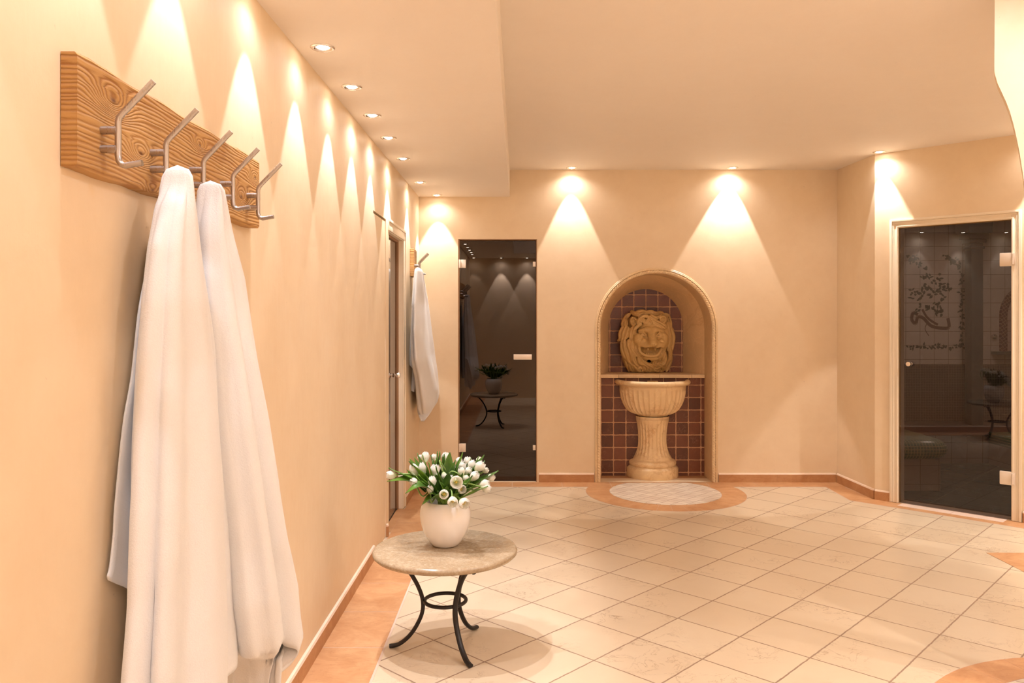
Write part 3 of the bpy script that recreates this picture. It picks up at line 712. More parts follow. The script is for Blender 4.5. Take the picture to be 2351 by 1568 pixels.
    ell(P(740, 885, 0.190), (0.060, 0.050, 0.046), 0.020, False, 0.15); ell(P(935, 880, 0.190), (0.060, 0.050, 0.046), 0.020, False, -0.15); ell(P(630, 850, 0.165), (0.05, 0.045, 0.05), 0.02); ell(P(1020, 850, 0.165), (0.045, 0.045, 0.05), 0.02)
    cap(P(640, 780, 0.20), P(560, 890, 0.175), 0.018, 0.016, 0.010); cap(P(1010, 790, 0.20), P(1050, 880, 0.175), 0.018, 0.016, 0.010)
    cap(P(580, 820, 0.215), P(700, 800, 0.235), 0.004, 0.004, 0.005, True); cap(P(1040, 820, 0.215), P(950, 800, 0.235), 0.004, 0.004, 0.005, True)
    ell(P(812, 862, 0.268), (0.009, 0.012, 0.006), 0.004, True, 0.4); ell(P(876, 864, 0.268), (0.009, 0.012, 0.006), 0.004, True, -0.4)
    cap(P(840, 885, 0.262), P(838, 945, 0.245), 0.003, 0.003, 0.005, True)
    # mouth
    ell(P(600, 985, 0.20), (0.030, 0.055, 0.028), 0.008, True, -0.5)
    ell(P(975, 985, 0.20), (0.030, 0.055, 0.030), 0.008, True, 0.6)
    ell(P(790, 1015, 0.21), (0.085, 0.085, 0.040), 0.008, True)
    ell(P(790, 1150, 0.165), (0.070, 0.05, 0.030), 0.012)
    jaw = [P(548, 930, 0.175), P(570, 1020, 0.19), P(650, 1085, 0.205), P(790, 1112, 0.215), P(920, 1090, 0.205), P(985, 1010, 0.19), P(1030, 930, 0.175)]
    q = smooth_path([j.tolist() for j in jaw], 4)
    for i in range(len(q)-1): cap(np.array(q[i]), np.array(q[i+1]), 0.011, 0.011, 0.006)
    ell(P(780, 1075, 0.165), (0.040, 0.035, 0.014), 0.004)
    for cx in (700, 735, 860, 895): cap(P(cx, 1040, 0.19), P(cx, 1085, 0.195), 0.004, 0.009, 0.003)
    cap(P(730, 960, 0.215), P(733, 1000, 0.212), 0.009, 0.003, 0.003); cap(P(880, 960, 0.215), P(880, 1000, 0.212), 0.009, 0.003, 0.003)
    cap(P(750, 1218, 0.26), P(750, 1218, 0.08), 0.0155, 0.0155, 0.002, True)
    # forelock curls over the brow
    for l in [[(600,390),(610,300),(690,275),(745,325),(700,370),(650,345)], [(630,330),(660,410),(715,430)], [(520,440),(545,350),(600,290)], [(560,420),(585,460)],
              [(765,285),(830,335),(935,362)], [(790,255),(885,310),(965,290),(1015,235)], [(825,380),(900,430),(1000,480),(1085,540)],
              [(880,375),(985,425),(1080,465)], [(770,370),(785,425),(745,455)], [(560,450),(480,520),(440,560)], [(690,400),(750,400),(770,360)]]:
        lock(l, 0.015, 0.006, 0.004, 0.045)
    # ears
    for cx, cy, rr in ((430, 385, 0.3), (1045, 345, -0.5)):
        ell(P(cx, cy, 0.125), (0.036, 0.030, 0.042), 0.008, False, rr); ell(P(cx+6, cy+6, 0.160), (0.022, 0.035, 0.029), 0.005, True, rr)
    D[Z < 0.0] = np.maximum(D[Z < 0.0], 0.01); D[:] = np.maximum(D, -Z+0.001*0)
    D[:] = np.maximum(D, Y-0.012)
    # surface nets
    pad = 0.3; D[0], D[-1] = pad, pad; D[:, 0], D[:, -1] = pad, pad; D[:, :, 0], D[:, :, -1] = pad, pad
    nx, ny, nz = D.shape; ins = D < 0
    cnt = np.zeros((nx-1, ny-1, nz-1), np.int8); acc = np.zeros((nx-1, ny-1, nz-1, 3), np.float32); num = np.zeros((nx-1, ny-1, nz-1), np.float32)
    for ax in range(3):
        o1, o2 = [a for a in range(3) if a != ax]
        for u in (0, 1):
            for v in (0, 1):
                s0 = [None]*3; s1 = [None]*3
                s0[ax] = slice(0, D.shape[ax]-1); s1[ax] = slice(1, D.shape[ax])
                s0[o1] = s1[o1] = slice(u, D.shape[o1]-1+u); s0[o2] = s1[o2] = slice(v, D.shape[o2]-1+v)
                a, b = D[tuple(s0)], D[tuple(s1)]; cr = (a < 0) != (b < 0)
                t = np.where(cr, a/(a-b+1e-12), 0)
                off = [0, 0, 0]; off[o1] = u; off[o2] = v
                for c in range(3):
                    acc[..., c] += np.where(cr, (t if c == ax else off[c]), 0)
                num += cr
    act = num > 0; idx = -np.ones(act.shape, np.int64); n = int(act.sum()); idx[act] = np.arange(n)
    ii = np.argwhere(act); co = ii+acc[act]/num[act][:, None]
    co = co*h+np.array((xs[0], ys[0], zs[0]))
    faces = []
    for ax in range(3):
        o1, o2 = [(1, 2), (2, 0), (0, 1)][ax]
        s0 = [slice(1, -1)]*3; s1 = [slice(1, -1)]*3; s0[ax] = slice(0, D.shape[ax]-1); s1[ax] = slice(1, D.shape[ax])
        a, b = ins[tuple(s0)], ins[tuple(s1)]
        base0 = [1, 1, 1]; base0[ax] = 0
        for sgn, mk in ((0, a & ~b), (1, ~a & b)):
            e = np.argwhere(mk)+np.array(base0)
            if len(e) == 0: continue
            def g(du, dv):
                q = e.copy(); q[:, o1] -= du; q[:, o2] -= dv; return idx[q[:, 0], q[:, 1], q[:, 2]]
            qd = np.stack([g(1, 1), g(0, 1), g(0, 0), g(1, 0)], 1)
            faces.append(qd if sgn == 0 else qd[:, ::-1])
    faces = np.concatenate(faces)
    me = bpy.data.meshes.new('lion_head'); me.from_pydata(co.tolist(), [], faces.tolist()); me.update()
    o = link('lion_head', me, M['lion'], None, True)
    md = o.modifiers.new('smooth', 'SMOOTH'); md.factor = 0.5; md.iterations = 2
    return o
lh = lion(); lh.location = (NX+0.0, 7.225, 0.884)
tag(lh, 'carved ochre stone lion head with open mouth on the niche shelf', 'sculpture')

vs, fs = lathe([(0.0001, 0.0), (0.0145, 0.0), (0.0150, 0.05), (0.0130, 0.05), (0.0125, 0.002), (0.0001, 0.002)], 24)
q = Vector((0, 0, 1)).rotation_difference(Vector((0, -1, 0)))
raw('spout_hole_shade', [q @ Vector(v)+Vector(((750-695)*0.000421-0.0155, -0.085, (1475-1218)*0.000421)) for v in vs], fs, M['dark'], lh)  # near-black insert giving the spout hole its shade by colour

# ------------------------------------------------------------------ dark glass door in the back wall
X0, X1, ZT = -0.498, 0.152, EYE+0.648
bm = bmesh.new()
for lo, hi in (((X0-0.004, YB+0.004, 0.003), (X0+0.006, YB+0.15, ZT+0.003)), ((X1-0.003, YB+0.004, 0.003), (X1+0.004, YB+0.15, ZT+0.003)), ((X0, YB+0.004, ZT-0.004), (X1, YB+0.15, ZT+0.003))):
    box(bm, lo, hi)
struct(obj('door_1_rebate', bm, M['jamb']))
dg = thing('dark_glass_door', 'narrow dark tinted glass sauna door in the back wall', 'door', (X0, YB+0.022, 0.005))
bm = bmesh.new(); box(bm, (0.008, 0, 0.0), (X1-X0-0.006, 0.008, ZT-0.014)); obj('glass_pane', bm, M['glass_dark'], dg)
for z0 in (EYE-(615-PY)*YB/F-0.005, EYE-(1038-PY)*YB/F-0.005):
    bm = bmesh.new(); box(bm, (0.0, -0.022, z0), (0.014, -0.002, z0+0.070), None, 0.003); box(bm, (0.013, -0.012, z0), (0.058, -0.0005, z0+0.070), None, 0.002)
    obj('hinge', bm, M['hinge'], dg, ang=40)
for z0 in (EYE-(612-PY)*YB/F-0.005, EYE-(1034-PY)*YB/F-0.005):
    bm = bmesh.new(); box(bm, (X1-X0-0.030, -0.012, z0), (X1-X0-0.007, -0.0005, z0+0.042), None, 0.002); obj('latch_plate', bm, M['hinge'], dg, ang=40)
bm = bmesh.new(); z0 = EYE-(825.5-PY)*YB/F-0.005; box(bm, (W(1179, 0, YB).x-X0, -0.030, z0), (W(1221, 0, YB).x-X0, -0.004, z0+0.044), None, 0.003)
box(bm, (W(1181, 0, YB).x-X0, -0.006, z0+0.01), (W(1219, 0, YB).x-X0, -0.0005, z0+0.034)); obj('handle', bm, M['hinge'], dg, ang=40)
# sauna cabin behind it
bm = bmesh.new(); box(bm, (-1.0, 6.87, -0.05), (0.62, 8.2, 0.0)); struct(obj('floor_sauna', bm, M['sauna']))
bm = bmesh.new(); box(bm, (-1.0, 8.2, 0), (0.62, 8.3, 2.3)); box(bm, (-1.1, 6.87, 0), (-1.0, 8.3, 2.3)); box(bm, (0.62, 6.87, 0), (0.66, 8.3, 2.3)); box(bm, (-1.1, 6.87, 2.3), (0.66, 8.3, 2.4))
struct(obj('wall_sauna', bm, M['sauna']))
bm = bmesh.new(); box(bm, (-0.503, YB+0.03, 0.0), (0.156, 6.87, 0.003)); struct(obj('floor_sauna_sill', bm, M['sauna']))

# ------------------------------------------------------------------ mirrored glass door in the left wall
dl = thing('framed_glass_door', 'cream framed glass door in the left wall reflecting the small towel', 'door', (XL, D2[0], 0.0))
LY = D2[1]-D2[0]
bm = bmesh.new()   # casing on the wall face
box(bm, (0.0, LY, 0.004), (0.007, LY+0.078, D2[2]-0.0005), None, 0.003); box(bm, (0.0, -0.02, D2[2]), (0.007, LY+0.078, D2[2]+0.070), None, 0.003)
box(bm, (0.0, LY+0.062, 0.004), (0.013, LY+0.080, D2[2]+0.0535), None, 0.003); box(bm, (0.0, -0.02, D2[2]+0.054), (0.013, LY+0.080, D2[2]+0.072), None, 0.003)
obj('casing', bm, M['white'], dl, ang=40)
bm = bmesh.new()
box(bm, (-0.06, LY-0.006, 0.004), (0.0, LY, D2[2]-0.0005)); box(bm, (-0.06, 0.001, D2[2]-0.006), (0.0, LY-0.006, D2[2]-0.0005)); box(bm, (-0.06, 0.0005, 0.004), (-0.0, 0.006, D2[2]-0.006))
obj('rebate', bm, M['white'], dl)
bm = bmesh.new(); box(bm, (-0.052, LY-0.022, 0.004), (-0.030, LY-0.006, D2[2]-0.006)); box(bm, (-0.052, 0.006, D2[2]-0.022), (-0.030, LY-0.022, D2[2]-0.006)); obj('door_seal', bm, M['jamb'], dl)
bm = bmesh.new(); box(bm, (-0.050, 0.007, 0.014), (-0.042, LY-0.023, D2[2]-0.023)); obj('glass_pane', bm, M['glass_bronze'], dl)
bm = bmesh.new(); box(bm, (-0.055, 0.006, 0.0025), (-0.040, LY-0.007, 0.010)); obj('threshold_seal', bm, M['black'], dl)
def knob(parent, loc, axis, m):
    prof = [(0.0001, 0.0), (0.014, 0.0), (0.015, 0.004), (0.009, 0.008), (0.009, 0.016), (0.0185, 0.022), (0.0195, 0.040), (0.016, 0.046), (0.0001, 0.047)]
    vs, fs = lathe(prof, 28); q = Vector((0, 0, 1)).rotation_difference(Vector(axis))
    vs = [Vector(loc)+q @ Vector(v) for v in vs]; o = raw('knob', vs, fs, m, parent); o.data.set_sharp_from_angle(angle=math.radians(40)); return o
kz = EYE-(861-PY)*5.62/F
knob(dl, (-0.0415, 5.60-D2[0], kz), (1, 0, 0), M['chrome'])
bm = bmesh.new()
slab(bm, [(-1.9, 4.0), (XL-0.165, 4.0), (XL-0.165, 6.9), (-1.9, 6.9)], [], lambda a, b, d: Vector((a, b, -0.05+d)), 0.05); struct(obj('floor_side_room', bm, M['orange']))
bm = bmesh.new(); box(bm, (-2.0, 4.0, 0), (-1.9, 6.9, 2.4)); box(bm, (-1.9, 3.9, 0), (XL-0.17, 4.0, 2.4)); box(bm, (-1.9, 6.9, 0), (XL-0.17, 7.0, 2.4)); box(bm, (-2.0, 3.9, 2.4), (XL-0.17, 7.0, 2.5))
struct(obj('wall_side_room', bm, M['wall']))

# ------------------------------------------------------------------ steam room door in the diagonal wall
sd = thing('steam_room_door', 'cream cased tinted glass steam room door in the diagonal wall', 'door', (C2.x, C2.y, 0.0), -PI/4)   # local x along wall, -y into the lobby
s0, s1, zt = OPN; cw = 0.058
bm = bmesh.new()
def casing(bm, off0, off1, y0, y1):
    box(bm, (s0-off1, y0, 0.004), (s0-off0, y1, zt+off1), None, 0.002); box(bm, (s1+off0, y0, 0.004), (s1+off1, y1, zt+off1), None, 0.002)
    box(bm, (s0-off0, y0, zt+off0), (s1+off0, y1, zt+off1), None, 0.002)
casing(bm, -0.003, cw-0.002, -0.011, -0.0005); casing(bm, cw-0.018, cw, -0.018, -0.0006); casing(bm, cw-0.030, cw-0.019, -0.014, -0.0006); casing(bm, 0.002, 0.010, -0.015, -0.0006)
obj('casing', bm, M['white'], sd, ang=40)
bm = bmesh.new()
box(bm, (s0-0.004, 0.0, 0.004), (s0, 0.119, zt)); box(bm, (s1, 0.0, 0.004), (s1+0.004, 0.119, zt)); box(bm, (s0-0.004, 0.0, zt), (s1+0.004, 0.119, zt+0.004))
obj('rebate', bm, M['white'], sd)
bm = bmesh.new()
box(bm, (s0, 0.008, 0.004), (s0+0.010, 0.026, zt), None, 0.002); box(bm, (s1-0.010, 0.008, 0.004), (s1, 0.026, zt), None, 0.002); box(bm, (s0+0.010, 0.008, zt-0.010), (s1-0.010, 0.026, zt), None, 0.002)
obj('door_seal', bm, M['seal'], sd, ang=40)
bm = bmesh.new(); box(bm, (s0+0.006, 0.000, 0.008), (s1-0.006, 0.0075, zt-0.006)); obj('glass_pane', bm, M['glass_grey'], sd)
for py in (611, 1114):
    z0 = EYE-(py-PY)*5.43/F
    bm = bmesh.new(); box(bm, (s1-0.074, -0.012, z0), (s1+0.004, -0.0008, z0+0.092), None, 0.006); box(bm, (s1+0.000, -0.022, z0+0.004), (s1+0.022, -0.015, z0+0.088), None, 0.003)
    h_ = obj('hinge', bm, M['hinge'], sd, ang=40)
    vs, fs = tube_mesh([(s1+0.008, -0.024, z0+0.012), (s1+0.008, -0.024, z0+0.080)], 0.0065, 14); raw('hinge_pin', vs, fs, M['hinge'], h_).data.set_sharp_from_angle(angle=0.8)
knob(sd, (s0+0.085, -0.001, EYE-(836-PY)*5.85/F), (0, -1, 0), M['chrome'])

# ---- steam room behind it
bm = bmesh.new(); p5 = C2+DN*0.045; p6 = C3+DN*0.045; slab(bm, [(2.79, p5.y-(2.79-p5.x)), (p6.x, p6.y), (6.4, p6.y), (6.4, 8.6), (2.79, 8.6)], [], lambda a, b, d: Vector((a, b, 0.0002+d)), 0.0014)
struct(obj('floor_steam_room', bm, M['sfloor']))
bm = bmesh.new(); box(bm, (2.6, 8.5, 0.88), (6.4, 8.6, 2.5)); struct(obj('wall_steam_room', bm, M['stile']))
bm = bmesh.new(); box(bm, (2.6, 8.497, 0.0), (6.4, 8.6, 0.88)); struct(obj('wall_steam_room_lower', bm, M['mosaic']))
bm = bmesh.new(); box(bm, (2.62, 6.83, 0), (2.80, 8.5, 2.5)); box(bm, (6.4, 5.0, 0), (6.5, 8.6, 2.5)); box(bm, (4.08, 4.6, 0), (4.2, 5.2, 2.5)); box(bm, (4.1, 5.0, 0), (6.4, 5.1, 2.5)); struct(obj('wall_steam_room_sides', bm, M['stile']))
bm = bmesh.new(); slab(bm, [(2.86, 6.10), (2.86, 8.6), (6.5, 8.6), (6.5, 5.0), (3.96, 5.0)], [], lambda a, b, d: Vector((a, b, 2.40+d)), 0.08); struct(obj('ceiling_steam_room', bm, M['stile']))

def cushion_bench(name, label, lo, hi, zt0, zt1, r, over, mt):
    """tiled riser with a rounded mosaic top"""
    t = thing(name, label, 'bench', (lo[0], lo[1], 0))
    w, d = hi[0]-lo[0], hi[1]-lo[1]
    b = bmesh.new(); box(b, (0, 0, 0.0005), (w, d, zt0)); obj('riser', b, M['stile_w'], t)
    # rounded slab: superellipse profile, smooth edge
    n = 28; rings = []
    hh = (zt1-zt0)/2
    for k in range(9):
        a = -PI/2+PI*k/8; ins = over-hh*(1-math.cos(a))*1.0; z = zt0+hh+hh*math.sin(a)
        rr = r; pts = []
        x0, x1, y0, y1 = -ins*0, w+ins, -ins, d
        for j in range(13):
            q = j/12*PI/2; pts.append((x1-rr+rr*math.sin(q), y0+rr-rr*math.cos(q), z))
        rings.append([(0.0, y0, z)]+pts+[(x1, y1, z), (0.0, y1, z)])
    vs = [p for rg in rings for p in rg]; m = len(rings[0]); fs = []
    for i in range(len(rings)-1):
        for j in range(m): fs.append((i*m+j, i*m+(j+1) % m, (i+1)*m+(j+1) % m, (i+1)*m+j))
    fs.append(tuple(range(m))[::-1]); fs.append(tuple((len(rings)-1)*m+j for j in range(m)))
    o = raw('seat', vs, fs, mt, t); return t
M['stile_w'] = mat_tiles('cream_riser_tiles', (0, 2), 0.148, 0.0, (3.19, 0.052), 0.0040, (0.60, 0.50, 0.44), (0.66, 0.56, 0.49), (0.20, 0.13, 0.10), rough=0.25, wob=0.0003, mottle=0.2, colvar=0.3)
def mat_mosaic_box():
    t = NT('green_mosaic'); p = t.pos(); s = xyz(t, p); g = t.n('NewGeometry').outputs['Normal']; nn = xyz(t, g)
    up = t.math('GREATER_THAN', t.math('ABSOLUTE', nn[2]), 0.75)
    v = t.mix(up, t.n('CombineXYZ', i_X=s[0], i_Y=s[2]), t.n('CombineXYZ', i_X=s[0], i_Y=s[1]))
    q = xyz(t, v)
    def c(x):
        f = t.math('FRACT', t.math('DIVIDE', t.math('ADD', x, 10.0), 0.0245)); return t.math('ABSOLUTE', t.math('SUBTRACT', f, 0.5))
    d = t.math('MAXIMUM', c(q[0]), c(q[1])); mk = t.math('LESS_THAN', d, 0.40)
    ids = t.n('VectorMath', operation='SNAP'); t.put(ids.inputs[0], v); ids.inputs[1].default_value = (0.0245, 0.0245, 0.0245)
    wh = t.n('TexWhiteNoise', noise_dimensions='3D', i_Vector=ids.outputs[0])
    c1 = t.mix(wh.outputs[0], (0.045, 0.14, 0.055), (0.16, 0.26, 0.12))
    return t.bsdf(t.mix(mk, (0.62, 0.52, 0.28), c1), 0.3, 0.0, t.bump(mk, 0.5, 0.002))
M['gm'] = mat_mosaic_box()
cushion_bench('steam_bench', 'rounded green mosaic bench on white tiles behind the steam room glass, near left', (2.81, 6.36), (3.35, 7.45), 0.252, 0.405, 0.14, 0.075, M['gm'])
bb = thing('tiled_ledge', 'long low white tiled ledge along the steam room rear wall', 'bench', (2.81, 7.55, 0))
bm = bmesh.new(); box(bm, (0, -0.0, 0.0005), (3.58, 0.945, 0.262)); obj('riser', bm, M['stile_w'], bb)
bm = bmesh.new(); box(bm, (0, -0.012, 0.262), (3.58, 0.945, 0.275), None, 0.004); obj('seat', bm, M['mosaic'], bb, ang=40)
t2 = cushion_bench('steam_bench', 'rounded green mosaic seat at the right behind the steam room glass', (4.42, 7.0), (6.35, 7.53), 0.20, 0.30, 0.1, 0.05, M['gm'])
# column
cl = thing('stone_column', 'dark square stone column with capital behind the steam room glass', 'column', (4.69, 8.25, 0.276))
bm = bmesh.new(); box(bm, (-0.062, -0.062, 0.0), (0.062, 0.062, 2.123-0.16), None, 0.012); obj('shaft', bm, M['column'], cl, ang=40)
bm = bmesh.new()
for k, (r, z0, z1) in enumerate([(0.075, 1.80, 1.83), (0.085, 1.86, 1.90), (0.105, 1.90, 1.96), (0.125, 1.96, 2.12)]): box(bm, (-r, -r, z0), (r, r, z1), None, 0.012)
obj('capital', bm, M['column'], cl, ang=40)
# painted vine on the wall tiles
YV = 8.5
def leafpoly(cx, cy, ang, L, wd):
    pts = []
    for i in range(9): t = i/8; pts.append((L*t, wd*math.sin(PI*t**0.8)))
    for i in range(7, 0, -1): t = i/8; pts.append((L*t, -wd*math.sin(PI*t**0.8)))
    ca, sa = math.cos(ang), math.sin(ang); return [(cx+x*ca-y*sa, cy+x*sa+y*ca) for x, y in pts]
def cr5(cx, cy): p = W(2000+cx/3.92, 460+cy/3.92, YV); return (p.x, p.z)
bm = bmesh.new(); r2 = random.Random(5)
clusters = [(490, 640), (455, 700), (520, 690), (600, 690), (620, 740), (560, 730), (500, 770), (470, 800), (540, 800), (600, 800), (380, 830), (430, 900), (450, 830), (650, 820), (680, 780), (640, 870), (700, 790), (560, 930), (620, 930), (520, 960), (480, 960), (430, 980), (580, 1000), (620, 1010), (640, 960), (390, 860), (550, 860), (590, 1020)]
for (cx, cy) in clusters:
    for k in range(4):
        a, b = cr5(cx+r2.uniform(-22, 22), cy+r2.uniform(-22, 22)); slab(bm, leafpoly(a, b, r2.uniform(0, 2*PI), r2.uniform(0.030, 0.058), r2.uniform(0.008, 0.014)), [], lambda u, v, d: Vector((u, YV-0.0005-d, v)), 0.001)
def border(x0, y0, x1, y1, n):
    for i in range(n):
        t = (i+0.5)/n; cx, cy = x0+(x1-x0)*t, y0+(y1-y0)*t
        for k in range(3):
            a, b = cr5(cx+r2.uniform(-14, 14), cy+r2.uniform(-14, 14)); slab(bm, leafpoly(a, b, r2.uniform(0, 2*PI), r2.uniform(0.022, 0.045), 0.009), [], lambda u, v, d: Vector((u, YV-0.0005-d, v)), 0.001)
border(815, 640, 815, 1320, 20); border(330, 1322, 835, 1322, 16); border(330, 500, 440, 590, 8); border(660, 500, 800, 600, 9); border(330, 560, 420, 500, 5); border(700, 520, 800, 560, 6)
obj('painted_vine', bm, M['leafpaint']); pv = bpy.data.objects['painted_vine']
tag(pv, 'dark green painted leaf vine and border on the steam room tiles', 'mural')
sc = smooth_path([(*cr5(420, 1030), 0), (*cr5(380, 1010), 0), (*cr5(365, 1070), 0), (*cr5(400, 1110), 0), (*cr5(420, 1050), 0), (*cr5(470, 1060), 0), (*cr5(540, 1130), 0), (*cr5(640, 1150), 0), (*cr5(700, 1140), 0), (*cr5(690, 1060), 0)], 6)
bm = bmesh.new()
def ribbon(path, w0):
    for i in range(len(path)-1):
        a, b = Vector(path[i]), Vector(path[i+1]); d = (b-a).normalized(); n_ = Vector((-d.y, d.x, 0))*w0
        slab(bm, [tuple((a-n_)[:2]), tuple((b-n_)[:2]), tuple((b+n_)[:2]), tuple((a+n_)[:2])], [], lambda u, v, dd: Vector((u, YV-0.0006-dd, v)), 0.0007)
ribbon(sc, 0.017); ribbon(smooth_path([(*cr5(460, 980), 0), (*cr5(510, 1060), 0), (*cr5(600, 1120), 0)], 6), 0.012); ribbon(smooth_path([(*cr5(500, 1110), 0), (*cr5(485, 1160), 0), (*cr5(520, 1220), 0)], 5), 0.004)
o = obj('painted_scroll', bm, M['scroll']); o.parent = pv
# arched brick bordered recess
AX, AZ, AR = 5.43, 1.40, 0.33
bm = bmesh.new(); slab(bm, arch_path(AX, AR, AZ, 1.02), [arch_path(AX, AR-0.07, AZ, 1.021)[::-1]], lambda a, b, d: Vector((a, YV-0.03+d, b)), 0.029); 
an = thing('tiled_arch', 'arched red bordered pink tile recess behind the steam room glass', 'alcove', (0, 0, 0))
obj('arch_border', bm, M['redtile'], an)
bm = bmesh.new(); slab(bm, arch_path(AX, AR-0.071, AZ, 1.021), [], lambda a, b, d: Vector((a, YV-0.008+d, b)), 0.007); obj('arch_panel', bm, M['pinktile'], an)
bm = bmesh.new(); box(bm, (AX-0.42, YV-0.10, 0.985), (AX+0.42, YV-0.001, 1.018), None, 0.006); obj('arch_ledge', bm, M['column'], an, ang=40)
vs, fs = lathe([(0.0001, 0.03), (0.022, 0.028), (0.028, 0.02), (0.028, 0.0)], 20)
q = Vector((0, 0, 1)).rotation_difference(Vector((0, -1, 0))); cw_ = W(2281, 773, YV)
o = raw('shower_valve', [Vector((cw_.x, YV-0.001, cw_.z))+q @ Vector(v) for v in vs], fs, M['chrome']); tag(o, 'small round chrome valve on the steam room tiles beside the arch', 'valve')
tag(bpy.data.objects['shower_valve'], 'small round chrome valve on the steam room tiles beside the arch', 'valve')
sl = thing('recessed_ceiling_light', 'dim unseen fill lamp added in the steam room ceiling', 'ceiling light', (4.3, 7.2, 2.40))  # unseen lamp added to brighten the steam room interior
vs, fs = lathe([(0.0001, -0.004), (0.028, -0.003), (0.034, 0.0)], 24); raw('lamp_lens', vs, fs, M['chrome'], sl)
l = bpy.data.lights.new('steam_fill', 'AREA'); l.energy = 9; l.size = 0.3; l.color = (1.0, 0.86, 0.74); o = bpy.data.objects.new('steam_fill', l); COL.objects.link(o); o.parent = sl; o.location = (0, 0, -0.02)

# ------------------------------------------------------------------ coat racks
def hook(parent, y, z, m=M['steel']):
    """steel double hook standing off the board face at local (0.03, y, z)"""
    path = smooth_path([(0.031, y, z+0.045), (0.031, y, z), (0.031, y, z-0.012)], 2)
    up = [(0.098, y, z+0.112), (0.036, y, z+0.044)]
    pts = [Vector((0.100, y, z+0.112)), Vector((0.040, y, z+0.050)), Vector((0.034, y, z+0.042)), Vector((0.0318, y, z+0.034)), Vector((0.0318, y, z-0.030)), Vector((0.0332, y, z-0.040)), Vector((0.038, y, z-0.047)), Vector((0.045, y, z-0.0495)), Vector((0.078, y, z-0.044))]
    h_ = tube('hook', pts, 0.0060, m, parent, 16)
    for dz in (0.018, -0.018):
        st = tube('standoff', [(0.0, y, z+dz), (0.030, y, z+dz)], 0.0080, m, h_, 16)
    return h_
def rack(name, label, loc, L, H, hooks, hz, th=0.030, jitter=3):
    t = thing(name, label, 'coat rack', loc)
    r3 = random.Random(jitter); b = bmesh.new(); N = 40
    prof = [(0.0, 0.0), (th-0.004, 0.0), (th, 0.006), (th, H-0.006), (th-0.005, H), (0.0, H)]
    rings = []
    for i in range(N+1):
        y = L*i/N; w1 = 0.0025*math.sin(y*23)+r3.uniform(-0.0008, 0.0008); w0 = 0.0015*math.sin(y*31+1)+r3.uniform(-0.0006, 0.0006); 
        rings.append([b.verts.new((x, y, z+(w1 if z > H/2 else w0))) for x, z in prof])
    for i in range(N):
        for k in range(len(prof)):
            b.faces.new([rings[i][k], rings[i][(k+1) % 6], rings[i+1][(k+1) % 6], rings[i+1][k]])
    b.faces.new(rings[0]); b.faces.new(rings[-1][::-1])
    obj('board', b, M['wood'], t, ang=25)
    hk = bpy.data.objects.new('hooks_origin', None)
    bpy.data.objects.remove(hk)
    out = []
    for y in hooks:
        h_ = hook(t, 0.0, 0.0); h_.location = (th, y, hz); out.append(h_)
    return t
RZ0 = EYE+0.272; RY0 = 1.4517
rack('coat_rack', 'long reclaimed wooden coat rack with five steel double hooks on the left wall', (XL+0.001, RY0, RZ0), 1.02, 0.210, [1.5365-RY0, 1.745-RY0, 1.952-RY0, 2.154-RY0, 2.362-RY0], 0.068)
rack('coat_rack', 'short wooden coat rack with two steel hooks by the back corner', (XL+0.001, 6.13, EYE+0.312), 0.165, 0.212, [0.045, 0.120], 0.068, jitter=9)

